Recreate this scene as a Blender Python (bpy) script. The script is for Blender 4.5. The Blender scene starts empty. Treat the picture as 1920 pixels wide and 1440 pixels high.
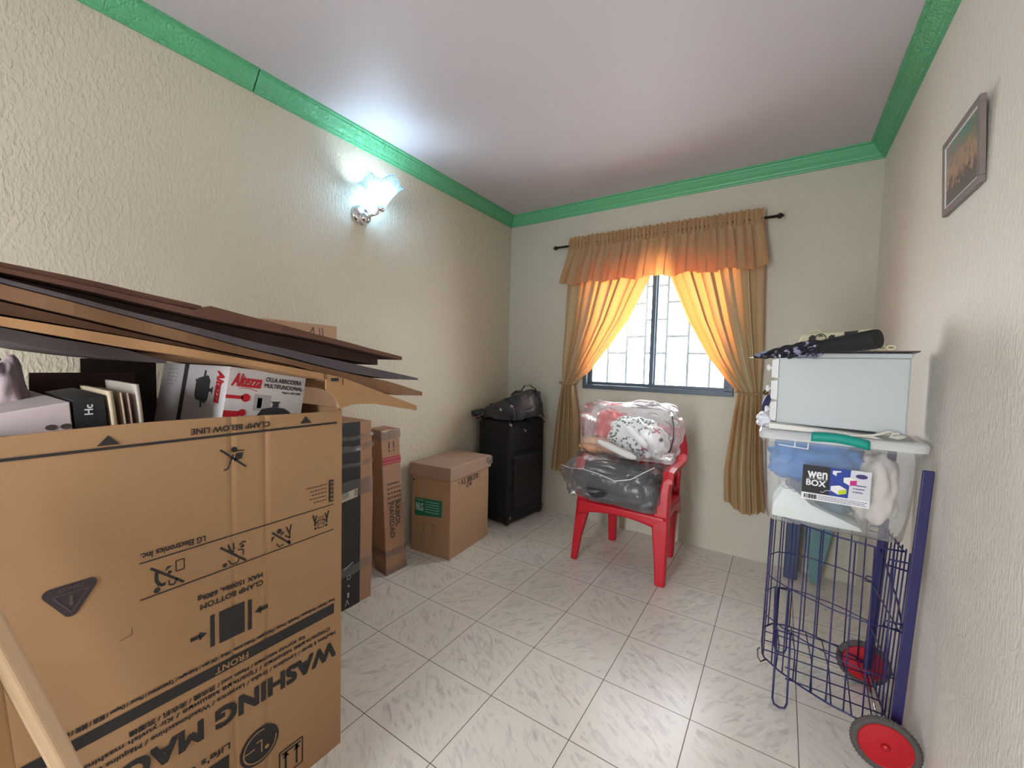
import bpy, bmesh, math, random
from mathutils import Vector, Matrix, noise
R = math.radians
random.seed(7)
scene = bpy.context.scene
col = scene.collection

def lin(r, g, b):
    f = lambda c: (c/255/12.92) if c/255 <= .04045 else ((c/255+.055)/1.055)**2.4
    return (f(r), f(g), f(b), 1)

# ------------------------------------------------------------------ camera
CAM = Vector((2.13498, -3.19080, 1.28818))
YAW, PIT, ROL = -0.57930733, -0.0511671, 0.0261088
fw = Vector((math.sin(YAW)*math.cos(PIT), math.cos(YAW)*math.cos(PIT), math.sin(PIT)))
rt = Vector((math.cos(YAW), -math.sin(YAW), 0)); up = rt.cross(fw)
rt2 = math.cos(ROL)*rt + math.sin(ROL)*up; up2 = -math.sin(ROL)*rt + math.cos(ROL)*up
cd = bpy.data.cameras.new('camera'); cam = bpy.data.objects.new('camera', cd); col.objects.link(cam)
M = Matrix((rt2, up2, -fw)).transposed().to_4x4(); M.translation = CAM
cam.matrix_world = M
cd.sensor_width = 36; cd.lens = 774.066/1920*36; cd.clip_start = .02
scene.camera = cam
scene.view_settings.view_transform = 'Standard'; scene.view_settings.look = 'None'
scene.view_settings.gamma = 1; scene.view_settings.use_curve_mapping = False
scene.view_settings.exposure = 1.15

# ------------------------------------------------------------------ world and lights
w = bpy.data.worlds.new('sky'); scene.world = w; w.use_nodes = True
bg = w.node_tree.nodes['Background']
wnt = w.node_tree; wtc = wnt.nodes.new('ShaderNodeTexCoord'); wsp = wnt.nodes.new('ShaderNodeSeparateXYZ'); wnt.links.new(wtc.outputs['Generated'], wsp.inputs[0])
wmr = wnt.nodes.new('ShaderNodeMapRange'); wmr.inputs[1].default_value = -.12; wmr.inputs[2].default_value = .05; wmr.inputs[3].default_value = 7.5; wmr.inputs[4].default_value = 10.5
wnt.links.new(wsp.outputs[2], wmr.inputs[0]); wnt.links.new(wmr.outputs[0], bg.inputs[1])
bg.inputs[0].default_value = (.96, .98, 1, 1)   # overcast sky over sunlit pale paving
def area(name, loc, rot, sx, sy, power, color, portal=False):
    l = bpy.data.lights.new(name, 'AREA'); l.shape = 'RECTANGLE'; l.size = sx; l.size_y = sy
    l.energy = power; l.color = color
    if portal: l.cycles.is_portal = True
    o = bpy.data.objects.new(name, l); o.location = loc; o.rotation_euler = rot; col.objects.link(o); return o
area('window_light_portal', (1.305, .16, 1.58), (R(-90), 0, 0), 1.1, 1.0, 1, (1, 1, 1), True)
area('fill_doorway_portal', (1.35, -4.64, 1.0), (R(90), 0, 0), .62, 2.0, 1, (1, 1, 1), True)  # sky portal of the added, unseen doorway behind the camera
# ------------------------------------------------------------------ materials
MATS = {}
def mat(name, color, rough=.6, metal=0, bump=0, bscale=40, bstretch=(1, 1, 1), var=0, vscale=6, coat=0, spec=.5, transl=0):
    if name in MATS: return MATS[name]
    m = bpy.data.materials.new(name); m.use_nodes = True; nt = m.node_tree; b = nt.nodes['Principled BSDF']
    c = lin(*color) if max(color) > 1 else (*color, 1)
    b.inputs['Base Color'].default_value = c; b.inputs['Roughness'].default_value = rough
    b.inputs['Metallic'].default_value = metal; b.inputs['Specular IOR Level'].default_value = spec
    b.inputs['Coat Weight'].default_value = coat; b.inputs['Coat Roughness'].default_value = .15
    tc = nt.nodes.new('ShaderNodeTexCoord')
    if bump or var:
        mp = nt.nodes.new('ShaderNodeMapping'); nt.links.new(tc.outputs['Object'], mp.inputs[0]); mp.inputs['Scale'].default_value = bstretch
    if bump:
        n = nt.nodes.new('ShaderNodeTexNoise'); n.inputs['Scale'].default_value = bscale; n.inputs['Detail'].default_value = 5
        nt.links.new(mp.outputs[0], n.inputs[0])
        bp = nt.nodes.new('ShaderNodeBump'); bp.inputs['Strength'].default_value = min(1, bump); bp.inputs['Distance'].default_value = .004*max(1, bump)
        nt.links.new(n.outputs['Fac'], bp.inputs['Height']); nt.links.new(bp.outputs[0], b.inputs['Normal'])
    if var:
        n2 = nt.nodes.new('ShaderNodeTexNoise'); n2.inputs['Scale'].default_value = vscale; n2.inputs['Detail'].default_value = 4
        nt.links.new(tc.outputs['Object'], n2.inputs[0])
        mx = nt.nodes.new('ShaderNodeMix'); mx.data_type = 'RGBA'
        mx.inputs[6].default_value = tuple(x*(1-var) for x in c[:3])+(1,); mx.inputs[7].default_value = tuple(min(1, x*(1+var)) for x in c[:3])+(1,)
        nt.links.new(n2.outputs['Fac'], mx.inputs[0]); nt.links.new(mx.outputs[2], b.inputs['Base Color'])
    if transl:
        tr = nt.nodes.new('ShaderNodeBsdfTranslucent'); tr.inputs[0].default_value = lin(*transl[:3])
        ms = nt.nodes.new('ShaderNodeMixShader'); ms.inputs[0].default_value = transl[3]
        nt.links.new(b.outputs[0], ms.inputs[1]); nt.links.new(tr.outputs[0], ms.inputs[2])
        nt.links.new(ms.outputs[0], nt.nodes['Material Output'].inputs[0])
    MATS[name] = m; return m

def film(name, tint, opac, rough=.12, milk=(235, 238, 240), milkf=.12, bump=.6, bscale=9):
    m = bpy.data.materials.new(name); m.use_nodes = True; nt = m.node_tree; nt.nodes.clear()
    out = nt.nodes.new('ShaderNodeOutputMaterial')
    tp = nt.nodes.new('ShaderNodeBsdfTransparent'); tp.inputs[0].default_value = lin(*tint)
    gl = nt.nodes.new('ShaderNodeBsdfGlossy'); gl.inputs['Roughness'].default_value = rough; gl.inputs[0].default_value = (1, 1, 1, 1)
    df = nt.nodes.new('ShaderNodeBsdfDiffuse'); df.inputs[0].default_value = lin(*milk)
    tl = nt.nodes.new('ShaderNodeBsdfTranslucent'); tl.inputs[0].default_value = lin(*milk)
    a0 = nt.nodes.new('ShaderNodeMixShader'); a0.inputs[0].default_value = .5
    nt.links.new(df.outputs[0], a0.inputs[1]); nt.links.new(tl.outputs[0], a0.inputs[2])
    a = nt.nodes.new('ShaderNodeMixShader'); a.inputs[0].default_value = milkf
    nt.links.new(tp.outputs[0], a.inputs[1]); nt.links.new(a0.outputs[0], a.inputs[2])
    fr = nt.nodes.new('ShaderNodeLayerWeight'); fr.inputs[0].default_value = opac
    ml = nt.nodes.new('ShaderNodeMath'); ml.operation = 'MULTIPLY'; ml.inputs[1].default_value = .8
    b_ = nt.nodes.new('ShaderNodeMixShader'); nt.links.new(fr.outputs['Fresnel'], ml.inputs[0]); nt.links.new(ml.outputs[0], b_.inputs[0])
    nt.links.new(a.outputs[0], b_.inputs[1]); nt.links.new(gl.outputs[0], b_.inputs[2]); nt.links.new(b_.outputs[0], out.inputs[0])
    if bump:
        tc = nt.nodes.new('ShaderNodeTexCoord')
        n = nt.nodes.new('ShaderNodeTexNoise'); n.inputs['Scale'].default_value = bscale; n.inputs['Detail'].default_value = 6; n.inputs['Distortion'].default_value = 1.2
        nt.links.new(tc.outputs['Object'], n.inputs[0])
        bp = nt.nodes.new('ShaderNodeBump'); bp.inputs['Strength'].default_value = bump; bp.inputs['Distance'].default_value = .03
        nt.links.new(n.outputs['Fac'], bp.inputs['Height'])
        nt.links.new(bp.outputs[0], gl.inputs['Normal']); nt.links.new(bp.outputs[0], fr.inputs['Normal'])
    MATS[name] = m; return m

def nodes_mat(name):
    m = bpy.data.materials.new(name); m.use_nodes = True; nt = m.node_tree
    return m, nt, nt.nodes['Principled BSDF'], (lambda t, **k: nt.nodes.new(t))

# stucco walls: vertical drags of rough plaster
def stucco(name, color, strength, scale):
    m, nt, b, N = nodes_mat(name)
    b.inputs['Roughness'].default_value = .55; b.inputs['Specular IOR Level'].default_value = .35
    tc = N('ShaderNodeTexCoord'); mp = N('ShaderNodeMapping'); mp.inputs['Scale'].default_value = (1, 1, .45)
    nt.links.new(tc.outputs['Object'], mp.inputs[0])
    n = N('ShaderNodeTexNoise'); n.inputs['Scale'].default_value = scale; n.inputs['Detail'].default_value = 4; n.inputs['Distortion'].default_value = .35
    nt.links.new(mp.outputs[0], n.inputs[0])
    v = N('ShaderNodeTexNoise'); v.inputs['Scale'].default_value = 3.0; v.inputs['Detail'].default_value = 3
    nt.links.new(tc.outputs['Object'], v.inputs[0])
    rp = N('ShaderNodeMapRange'); rp.inputs[1].default_value = .42; rp.inputs[2].default_value = .72
    nt.links.new(n.outputs['Fac'], rp.inputs[0])
    r2 = N('ShaderNodeMapRange'); r2.inputs[1].default_value = .3; r2.inputs[2].default_value = .65; r2.inputs[3].default_value = .25
    nt.links.new(v.outputs['Fac'], r2.inputs[0])
    mu = N('ShaderNodeMath'); mu.operation = 'MULTIPLY'; nt.links.new(rp.outputs[0], mu.inputs[0]); nt.links.new(r2.outputs[0], mu.inputs[1])
    bp = N('ShaderNodeBump'); bp.inputs['Strength'].default_value = strength; bp.inputs['Distance'].default_value = .0045
    nt.links.new(mu.outputs[0], bp.inputs['Height']); nt.links.new(bp.outputs[0], b.inputs['Normal'])
    mx = N('ShaderNodeMix'); mx.data_type = 'RGBA'; c = lin(*color)
    mx.inputs[6].default_value = tuple(x*.95 for x in c[:3])+(1,); mx.inputs[7].default_value = tuple(min(1, x*1.04) for x in c[:3])+(1,)
    nt.links.new(v.outputs['Fac'], mx.inputs[0]); nt.links.new(mx.outputs[2], b.inputs['Base Color'])
    return m
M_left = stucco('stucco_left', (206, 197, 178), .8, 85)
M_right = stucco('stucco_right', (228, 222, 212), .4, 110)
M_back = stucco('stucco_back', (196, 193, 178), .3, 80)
M_ceil = mat('ceiling_paint', (196, 190, 194), .6, bump=.15, bscale=5)
m, nt, b, N = nodes_mat('green_plaster')          # moulded scrolls on the cornice
b.inputs['Base Color'].default_value = lin(96, 178, 130); b.inputs['Roughness'].default_value = .45
tc = N('ShaderNodeTexCoord')
vo = N('ShaderNodeTexNoise'); vo.inputs['Scale'].default_value = 26; vo.inputs['Detail'].default_value = 1; vo.inputs['Distortion'].default_value = 3.0
nt.links.new(tc.outputs['Object'], vo.inputs[0])
bp = N('ShaderNodeBump'); bp.inputs['Strength'].default_value = .8; bp.inputs['Distance'].default_value = .012
nt.links.new(vo.outputs['Fac'], bp.inputs['Height']); nt.links.new(bp.outputs[0], b.inputs['Normal']); M_green = m
M_green_plain = mat('green_plaster_plain', (96, 178, 130), .45)

# marble look ceramic tiles
TS, OX, OY = .33, .59347, -1.27362
m, nt, b, N = nodes_mat('marble_tiles'); L = nt.links.new
tc = N('ShaderNodeTexCoord'); sep = N('ShaderNodeSeparateXYZ'); L(tc.outputs['Object'], sep.inputs[0])
def mth(op, a, bb=None, c=None):
    n = N('ShaderNodeMath'); n.operation = op
    for i, v in enumerate((a, bb, c)):
        if v is None: continue
        if isinstance(v, (int, float)): n.inputs[i].default_value = v
        else: L(v, n.inputs[i])
    return n.outputs[0]
tx = mth('DIVIDE', mth('SUBTRACT', sep.outputs[0], OX), TS); ty = mth('DIVIDE', mth('SUBTRACT', sep.outputs[1], OY), TS)
ix, iy = mth('FLOOR', tx), mth('FLOOR', ty); fx, fy = mth('SUBTRACT', tx, ix), mth('SUBTRACT', ty, iy)
cmb = N('ShaderNodeCombineXYZ'); L(ix, cmb.inputs[0]); L(iy, cmb.inputs[1])
wn = N('ShaderNodeTexWhiteNoise'); wn.noise_dimensions = '2D'; L(cmb.outputs[0], wn.inputs[0])
ex = mth('MINIMUM', mth('MINIMUM', fx, mth('SUBTRACT', 1, fx)), mth('MINIMUM', fy, mth('SUBTRACT', 1, fy)))
grout = mth('LESS_THAN', ex, .0048)
frame = mth('GREATER_THAN', ex, .085)
rot = mth('MULTIPLY', mth('ROUND', wn.outputs['Value']), math.pi/2)
vr = N('ShaderNodeVectorRotate'); vr.rotation_type = 'Z_AXIS'; L(tc.outputs['Object'], vr.inputs[0]); L(mth('ADD', rot, .6), vr.inputs['Angle'])
off = N('ShaderNodeVectorMath'); off.operation = 'MULTIPLY_ADD'; L(wn.outputs['Color'], off.inputs[0]); off.inputs[1].default_value = (20, 20, 20); L(vr.outputs[0], off.inputs[2])
mp = N('ShaderNodeMapping'); mp.inputs['Scale'].default_value = (7, 22, 1); L(off.outputs[0], mp.inputs[0])
ns = N('ShaderNodeTexNoise'); ns.inputs['Scale'].default_value = 1.7; ns.inputs['Detail'].default_value = 5; ns.inputs['Distortion'].default_value = 1.3; L(mp.outputs[0], ns.inputs[0])
rr = N('ShaderNodeMapRange'); rr.inputs[1].default_value = .48; rr.inputs[2].default_value = .70; L(ns.outputs['Fac'], rr.inputs[0])
veinf = mth('MULTIPLY', rr.outputs[0], mth('MULTIPLY_ADD', frame, .75, .25))
bigc = N('ShaderNodeTexNoise'); bigc.inputs['Scale'].default_value = 9; L(off.outputs[0], bigc.inputs[0])
cA = N('ShaderNodeMix'); cA.data_type = 'RGBA'; cA.inputs[6].default_value = lin(222, 218, 212); cA.inputs[7].default_value = lin(228, 222, 212); L(bigc.outputs['Fac'], cA.inputs[0])
cB = N('ShaderNodeMix'); cB.data_type = 'RGBA'; cB.inputs[7].default_value = lin(196, 190, 186); L(cA.outputs[2], cB.inputs[6]); L(veinf, cB.inputs[0])
cC = N('ShaderNodeMix'); cC.data_type = 'RGBA'; cC.inputs[7].default_value = lin(105, 98, 92); L(cB.outputs[2], cC.inputs[6]); L(grout, cC.inputs[0])
L(cC.outputs[2], b.inputs['Base Color'])
L(mth('MULTIPLY_ADD', grout, .4, .30), b.inputs['Roughness'])
b.inputs['Specular IOR Level'].default_value = .6
bp = N('ShaderNodeBump'); bp.inputs['Strength'].default_value = .3; bp.inputs['Distance'].default_value = .002; bp.invert = True
L(grout, bp.inputs['Height']); L(bp.outputs[0], b.inputs['Normal']); M_floor = m

M_card = mat('cardboard', (160, 124, 88), .75, bump=.12, bscale=14, var=.07, vscale=5)
M_card2 = mat('cardboard_reddish', (160, 122, 96), .7, bump=.15, bscale=14, var=.08)
M_card3 = mat('cardboard_dark', (92, 66, 52), .8, bump=.12, bscale=14, var=.1)
M_card4 = mat('cardboard_greyish', (146, 128, 116), .7, bump=.15, bscale=12, var=.08)
M_ink = mat('black_ink', (32, 29, 30), .65)
M_inkg = mat('grey_ink', (82, 68, 62), .7)
M_black = mat('black_fabric', (22, 22, 25), .7, bump=.3, bscale=180)
M_blackpl = mat('black_plastic', (18, 18, 20), .4)
M_white = mat('white_plastic', (226, 228, 230), .4)
M_paper = mat('white_paper', (214, 210, 212), .6)
M_red = mat('red_plastic', (186, 18, 38), .38, bump=.05, bscale=60)
M_blue = mat('blue_enamel', (36, 34, 88), .4)
M_chrome = mat('chrome', (225, 225, 228), .12, metal=1)
M_alu = mat('dark_aluminium', (74, 86, 100), .45, metal=.2)
M_rod = mat('bronze_rod', (48, 38, 34), .4, metal=.4)
M_cloth = mat('tan_satin', (186, 170, 130), .5, bump=.1, bscale=300, transl=(246, 138, 64, .25))
M_tape = film('clear_tape', (250, 246, 238), .35, rough=.2, milkf=.16, bump=.5, bscale=14)
M_film = film('clear_film', (250, 250, 252), .32, rough=.16, milkf=.17, bump=.8, bscale=6)
M_bin = film('clear_bin_plastic', (250, 252, 252), .20, rough=.18, milkf=.20, milk=(250, 252, 255), bump=.12, bscale=5)
M_glass = film('window_glass', (250, 252, 252), .1, rough=.02, milkf=0, bump=0)

# ------------------------------------------------------------------ mesh helpers
class MB:
    def __init__(s): s.bm = bmesh.new()
    def box(s, c, size, rot=None):
        r = bmesh.ops.create_cube(s.bm, size=1)
        T = Matrix.Translation(c) @ (rot.to_4x4() if rot is not None else Matrix.Identity(4)) @ Matrix.Diagonal((*size, 1))
        bmesh.ops.transform(s.bm, matrix=T, verts=r['verts']); return s
    def bb(s, x0, x1, y0, y1, z0, z1): return s.box(((x0+x1)/2, (y0+y1)/2, (z0+z1)/2), (abs(x1-x0), abs(y1-y0), abs(z1-z0)))
    def tube(s, pts, r, n=8, closed=False, cap=True):
        pts = [Vector(p) for p in pts]; k = len(pts); rs = r if isinstance(r, (list, tuple)) else [r]*k
        rings = []; prev = None
        for i, p in enumerate(pts):
            a = pts[(i-1) % k] if (i > 0 or closed) else p; b_ = pts[(i+1) % k] if (i < k-1 or closed) else p
            t = (b_-a).normalized()
            if prev is None:
                u = t.orthogonal().normalized()
            else:
                u = prev - t*prev.dot(t)
                u = u.normalized() if u.length > 1e-6 else t.orthogonal().normalized()
            prev = u; v = t.cross(u)
            rings.append([s.bm.verts.new(p + rs[i]*(math.cos(2*math.pi*j/n)*u + math.sin(2*math.pi*j/n)*v)) for j in range(n)])
        m_ = k if closed else k-1
        for i in range(m_):
            A, B = rings[i], rings[(i+1) % k]
            for j in range(n): s.bm.faces.new((A[j], A[(j+1) % n], B[(j+1) % n], B[j]))
        if cap and not closed:
            s.bm.faces.new(list(reversed(rings[0]))); s.bm.faces.new(rings[-1])
        return s
    def lathe(s, prof, origin, axis=(0, 0, 1), n=32):
        q = Vector((0, 0, 1)).rotation_difference(Vector(axis).normalized()); o = Vector(origin); rings = []
        for r, z in prof:
            rings.append([s.bm.verts.new(o + q @ Vector((r*math.cos(2*math.pi*j/n), r*math.sin(2*math.pi*j/n), z))) for j in range(n)])
        for A, B in zip(rings, rings[1:]):
            for j in range(n): s.bm.faces.new((A[j], A[(j+1) % n], B[(j+1) % n], B[j]))
        if prof[0][0] > 1e-6: s.bm.faces.new(list(reversed(rings[0])))
        if prof[-1][0] > 1e-6: s.bm.faces.new(rings[-1])
        return s
    def grid(s, f, nu, nv, closeu=False):
        V = [[s.bm.verts.new(f(i/(nu if closeu else nu-1) if nu > 1 else 0, j/(nv-1))) for i in range(nu)] for j in range(nv)]
        for j in range(nv-1):
            for i in range(nu if closeu else nu-1):
                s.bm.faces.new((V[j][i], V[j][(i+1) % nu], V[j+1][(i+1) % nu], V[j+1][i]))
        return s
    def loft(s, secs):               # secs: list of 4+ point loops
        rings = [[s.bm.verts.new(Vector(p)) for p in q] for q in secs]; n = len(rings[0])
        for A, B in zip(rings, rings[1:]):
            for j in range(n): s.bm.faces.new((A[j], A[(j+1) % n], B[(j+1) % n], B[j]))
        s.bm.faces.new(list(reversed(rings[0]))); s.bm.faces.new(rings[-1]); return s
    def bars(s, path):               # rectangular section along z-ish path: (x,y,z,wx,wy)
        return s.loft([[(x-a/2, y-b_/2, z), (x+a/2, y-b_/2, z), (x+a/2, y+b_/2, z), (x-a/2, y+b_/2, z)] for x, y, z, a, b_ in path])
    def poly_slab(s, pts, d):        # planar loop extruded by vector d
        return s.loft([pts, [Vector(p)+Vector(d) for p in pts]])

def obj(name, mb, material, parent=None, smooth=False, bevel=0, subd=0, solid=0):
    bm = mb.bm; bmesh.ops.recalc_face_normals(bm, faces=bm.faces)
    me = bpy.data.meshes.new(name); bm.to_mesh(me); bm.free()
    me.materials.append(material)
    if smooth: me.polygons.foreach_set('use_smooth', [True]*len(me.polygons))
    o = bpy.data.objects.new(name, me); col.objects.link(o)
    if parent is not None: attach(o, parent)
    else:
        vs = [v.co for v in me.vertices]; c = Vector(((min(v.x for v in vs)+max(v.x for v in vs))/2, (min(v.y for v in vs)+max(v.y for v in vs))/2, min(v.z for v in vs)))
        me.transform(Matrix.Translation(-c)); o.location = c
    if solid:
        md = o.modifiers.new('solid', 'SOLIDIFY'); md.thickness = solid; md.offset = 0
    if bevel:
        md = o.modifiers.new('bevel', 'BEVEL'); md.width = bevel; md.segments = 2; md.limit_method = 'ANGLE'
    if subd:
        md = o.modifiers.new('sub', 'SUBSURF'); md.levels = subd; md.render_levels = subd
    return o
WM = {}
def attach(o, parent):
    o.parent = parent; q = parent; M_ = Matrix.Identity(4)
    M_ = WM[parent.name] if parent.name in WM else Matrix.Translation(parent.location)
    WM[o.name] = M_ @ Matrix.Identity(4)
    o.matrix_parent_inverse = M_.inverted()
    WM[o.name] = Matrix.Identity(4)
def tag(o, label, cat, group=None, kind=None):
    if label: o['label'] = label
    if cat: o['category'] = cat
    if group: o['group'] = group
    if kind: o['kind'] = kind
    return o
def thing(name, label, cat, loc, group=None):
    o = bpy.data.objects.new(name, None); o.location = loc; o.empty_display_size = .05; col.objects.link(o)
    return tag(o, label, cat, group)
def struct(name, mb, material, **k):
    bm_is = mb; me = obj(name, mb, material, **k)
    me['kind'] = 'structure'; 
    # keep structure meshes in world coordinates so that textures run continuously
    me.data.transform(Matrix.Translation(me.location)); me.location = (0, 0, 0)
    return me
def lab(o, s): o['label'] = s; return o

_tc = {}
def text_polys(body, shear=0, bold=0):
    key = (body, shear, bold)
    if key in _tc: return _tc[key]
    cu = bpy.data.curves.new('t', 'FONT'); cu.body = body; cu.shear = shear; cu.resolution_u = 3; cu.offset = 0
    o = bpy.data.objects.new('t', cu); col.objects.link(o)
    dg = bpy.context.evaluated_depsgraph_get(); me = bpy.data.meshes.new_from_object(o.evaluated_get(dg))
    vs = [(v.co.x, v.co.y) for v in me.vertices]; fs = [tuple(p.vertices) for p in me.polygons]
    bpy.data.objects.remove(o); bpy.data.curves.remove(cu); bpy.data.meshes.remove(me)
    _tc[key] = (vs, fs); return vs, fs
class Print:
    """flat ink drawn in face coordinates (u, v) of a plane"""
    def __init__(s, origin, ux, uy, off=.0012):
        s.o = Vector(origin); s.ux = Vector(ux).normalized(); s.uy = Vector(uy).normalized(); s.n = s.ux.cross(s.uy)
        s.off = off; s.bm = bmesh.new(); s.lift = 0
    def P(s, u, v): return s.o + s.ux*u + s.uy*v + s.n*(s.off+s.lift)
    def poly(s, pts):
        s.bm.faces.new([s.bm.verts.new(s.P(*p)) for p in pts]); return s
    def rect(s, u0, v0, u1, v1): return s.poly([(u0, v0), (u1, v0), (u1, v1), (u0, v1)])
    def line(s, pts, w):
        for (a, b_), (c, d) in zip(pts, pts[1:]):
            l = math.hypot(c-a, d-b_) or 1e-6; nx, ny = -(d-b_)/l*w/2, (c-a)/l*w/2
            s.poly([(a+nx, b_+ny), (a-nx, b_-ny), (c-nx, d-ny), (c+nx, d+ny)])
        return s
    def disc(s, c, r, n=20, r2=None):
        r2 = r2 or r
        return s.poly([(c[0]+r*math.cos(2*math.pi*i/n), c[1]+r2*math.sin(2*math.pi*i/n)) for i in range(n)])
    def ring(s, c, r, w, n=28, a0=0, a1=360):
        pts = [(c[0]+r*math.cos(R(a0+(a1-a0)*i/n)), c[1]+r*math.sin(R(a0+(a1-a0)*i/n))) for i in range(n+1)]
        return s.line(pts, w)
    def text(s, body, u0, v0, w, h, flip=False, rot90=0, shear=0, slope=0, bold=.035):
        if bold:
            hh = (w if rot90 else h)*bold
            for du, dv in ((-hh, -hh), (hh, -hh), (hh, hh), (-hh, hh)): s.lift += .00012; s.text(body, u0+du, v0+dv, w, h, flip, rot90, shear, slope, 0)
            s.lift += .00012
        vs, fs = text_polys(body, shear, 0)
        xs = [v[0] for v in vs]; ys = [v[1] for v in vs]; x0, x1, y0, y1 = min(xs), max(xs), min(ys), max(ys)
        out = []
        for x, y in vs:
            a, b_ = (x-x0)/(x1-x0), (y-y0)/(y1-y0)
            if flip: a, b_ = 1-a, 1-b_
            if rot90 == 1: a, b_ = 1-b_, a           # reads upwards
            if rot90 == -1: a, b_ = b_, 1-a          # reads downwards
            out.append(s.bm.verts.new(s.P(u0+a*w, v0+b_*h+slope*a)))
        for f in fs:
            try: s.bm.faces.new([out[i] for i in f])
            except ValueError: pass
        if bold: s.lift = 0
        return s
    def done(s, name, material, parent, label=None):
        class X: pass
        x = X(); x.bm = s.bm
        me = bpy.data.meshes.new(name); s.bm.to_mesh(me); s.bm.free(); me.materials.append(material)
        o = bpy.data.objects.new(name, me); col.objects.link(o); attach(o, parent)
        if label: o['label'] = label
        return o
def sm(a, b_, t): t = max(0, min(1, (t-a)/(b_-a))); return t*t*(3-2*t)
def interp(tab, z):
    tab = sorted(tab)
    if z <= tab[0][0]: return tab[0][1]
    for (a, p), (b_, q) in zip(tab, tab[1:]):
        if z <= b_: return p+(q-p)*(z-a)/(b_-a)
    return tab[-1][1]
def blob(mb, c, rad, e=.7, amp=.03, fs=6, seed=0, nu=48, nv=28, flat=None, creases=0):
    c = Vector(c)
    sg = lambda x, p: math.copysign(abs(x)**p, x)
    def f(u, v):
        th = 2*math.pi*u; ph = (v-.5)*math.pi*.998
        d = Vector((sg(math.cos(ph), e)*sg(math.cos(th), e), sg(math.cos(ph), e)*sg(math.sin(th), e), sg(math.sin(ph), e)))
        n_ = noise.noise(Vector((d.x*fs*.35+seed, d.y*fs*.35, d.z*fs*.35)))
        if creases: n_ += creases*(abs(noise.noise(Vector((d.x*fs+seed*3, d.y*fs, d.z*fs)))) - .25)
        k = 1+amp/max(rad)*n_*2
        p = Vector((d.x*rad[0]*k, d.y*rad[1]*k, d.z*rad[2]*k)) + c
        if flat is not None and p.z < flat: p.z = flat + (p.z-flat)*.02
        return p
    mb.grid(f, nu, nv, closeu=True); return mb

# ------------------------------------------------------------------ the room
W, H, YN = 2.5663, 2.5982, -4.6
struct('floor', MB().bb(-.15, W+.15, YN-.15, .15, -.1, 0), M_floor)
struct('ceiling', MB().bb(-.15, W+.15, YN-.15, .2, H, H+.1), M_ceil)
struct('wall_left', MB().bb(-.15, 0, YN-.15, .15, 0, H), M_left)
struct('wall_right', MB().bb(W, W+.15, YN-.15, .15, 0, H), M_right)
WX0, WX1, WZ0, WZ1 = .755, 1.86, 1.095, 2.07
mb = MB()
mb.bb(0, WX0, 0, .15, 0, H); mb.bb(WX1, W, 0, .15, 0, H); mb.bb(WX0, WX1, 0, .15, 0, WZ0); mb.bb(WX0, WX1, 0, .15, WZ1, H)
struct('wall_back', mb, M_back)
mb = MB(); mb.bb(0, 1.04, YN-.15, YN, 0, H); mb.bb(1.66, W, YN-.15, YN, 0, H); mb.bb(1.04, 1.66, YN-.15, YN, 2.05, H)  # doorway opening added out of view to let in fill light
struct('wall_near', mb, M_back)
mb = MB()
for x0, x1, z0, z1 in ((1.0, 1.06, 0, 2.09), (1.64, 1.70, 0, 2.09), (1.0, 1.70, 2.03, 2.09)): mb.bb(x0, x1, YN-.16, YN+.02, z0, z1)
struct('fill_door_1', mb, M_white)  # frame of the added fill-light doorway, out of view

# cornice: profile (out from wall, down from ceiling)
D_, DR = .0755, .0807
prof = [(0, DR), (.010, DR), (.012, DR-.008), (.020, DR-.012), (.024, DR-.022), (.040, DR-.038), (.052, .026), (.060, .018), (.062, .010), (D_, .008), (D_, 0)]
def cornice(name, a, b_, inward, mitre_a, mitre_b, material):
    a, b_ = Vector(a), Vector(b_); t = (b_-a).normalized(); inward = Vector(inward); secs = []
    for base, sgn, mi in ((a, 1, mitre_a), (b_, -1, mitre_b)):
        loop = [base + inward*d + t*(sgn*d if mi else 0) + Vector((0, 0, -z)) for d, z in prof] + [base.copy()]
        secs.append(loop)
    return struct(name, MB().loft(secs), material)
z = H
cornice('trim_1', (0, -2.203, z), (0, 0, z), (1, 0, 0), False, True, M_green)
cornice('trim_2', (0, YN, z), (0, -2.209, z), (1, 0, 0), True, False, M_green)
cornice('trim_3', (0, 0, z), (W, 0, z), (0, -1, 0), True, True, M_green_plain)
cornice('trim_4', (W, 0, z), (W, YN, z), (-1, 0, 0), True, True, M_green)
cornice('trim_5', (W, YN, z), (0, YN, z), (0, 1, 0), True, True, M_green_plain)

# window: sliding aluminium with two sashes, white grille outside
win = thing('window_1', None, None, (1.305, .03, WZ0)); win['kind'] = 'structure'
mb = MB(); f = .034
mb.bb(WX0, WX1, -.022, .07, WZ0, WZ0+f); mb.bb(WX0, WX1, -.022, .07, WZ1-f, WZ1); mb.bb(WX0, WX0+f, -.022, .07, WZ0+f, WZ1-f); mb.bb(WX1-f, WX1, -.022, .07, WZ0+f, WZ1-f)
obj('window_frame', mb, M_alu, win, bevel=.003)
for x0, x1, y0 in ((WX0+f, 1.325, .03), (1.285, WX1-f, .0)):
    mb = MB(); s_ = .03; z0, z1 = WZ0+f, WZ1-f
    mb.bb(x0, x1, y0, y0+.022, z0, z0+s_*.8); mb.bb(x0, x1, y0, y0+.022, z1-s_, z1); mb.bb(x0, x0+s_, y0, y0+.022, z0+s_*.8, z1-s_); mb.bb(x1-s_, x1, y0, y0+.022, z0+s_*.8, z1-s_)
    sa = obj('window_sash', mb, M_alu, win, bevel=.002)
    obj('window_pane', MB().bb(x0+s_, x1-s_, y0+.009, y0+.013, z0+s_*.8, z1-s_), M_glass, sa)
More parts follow.
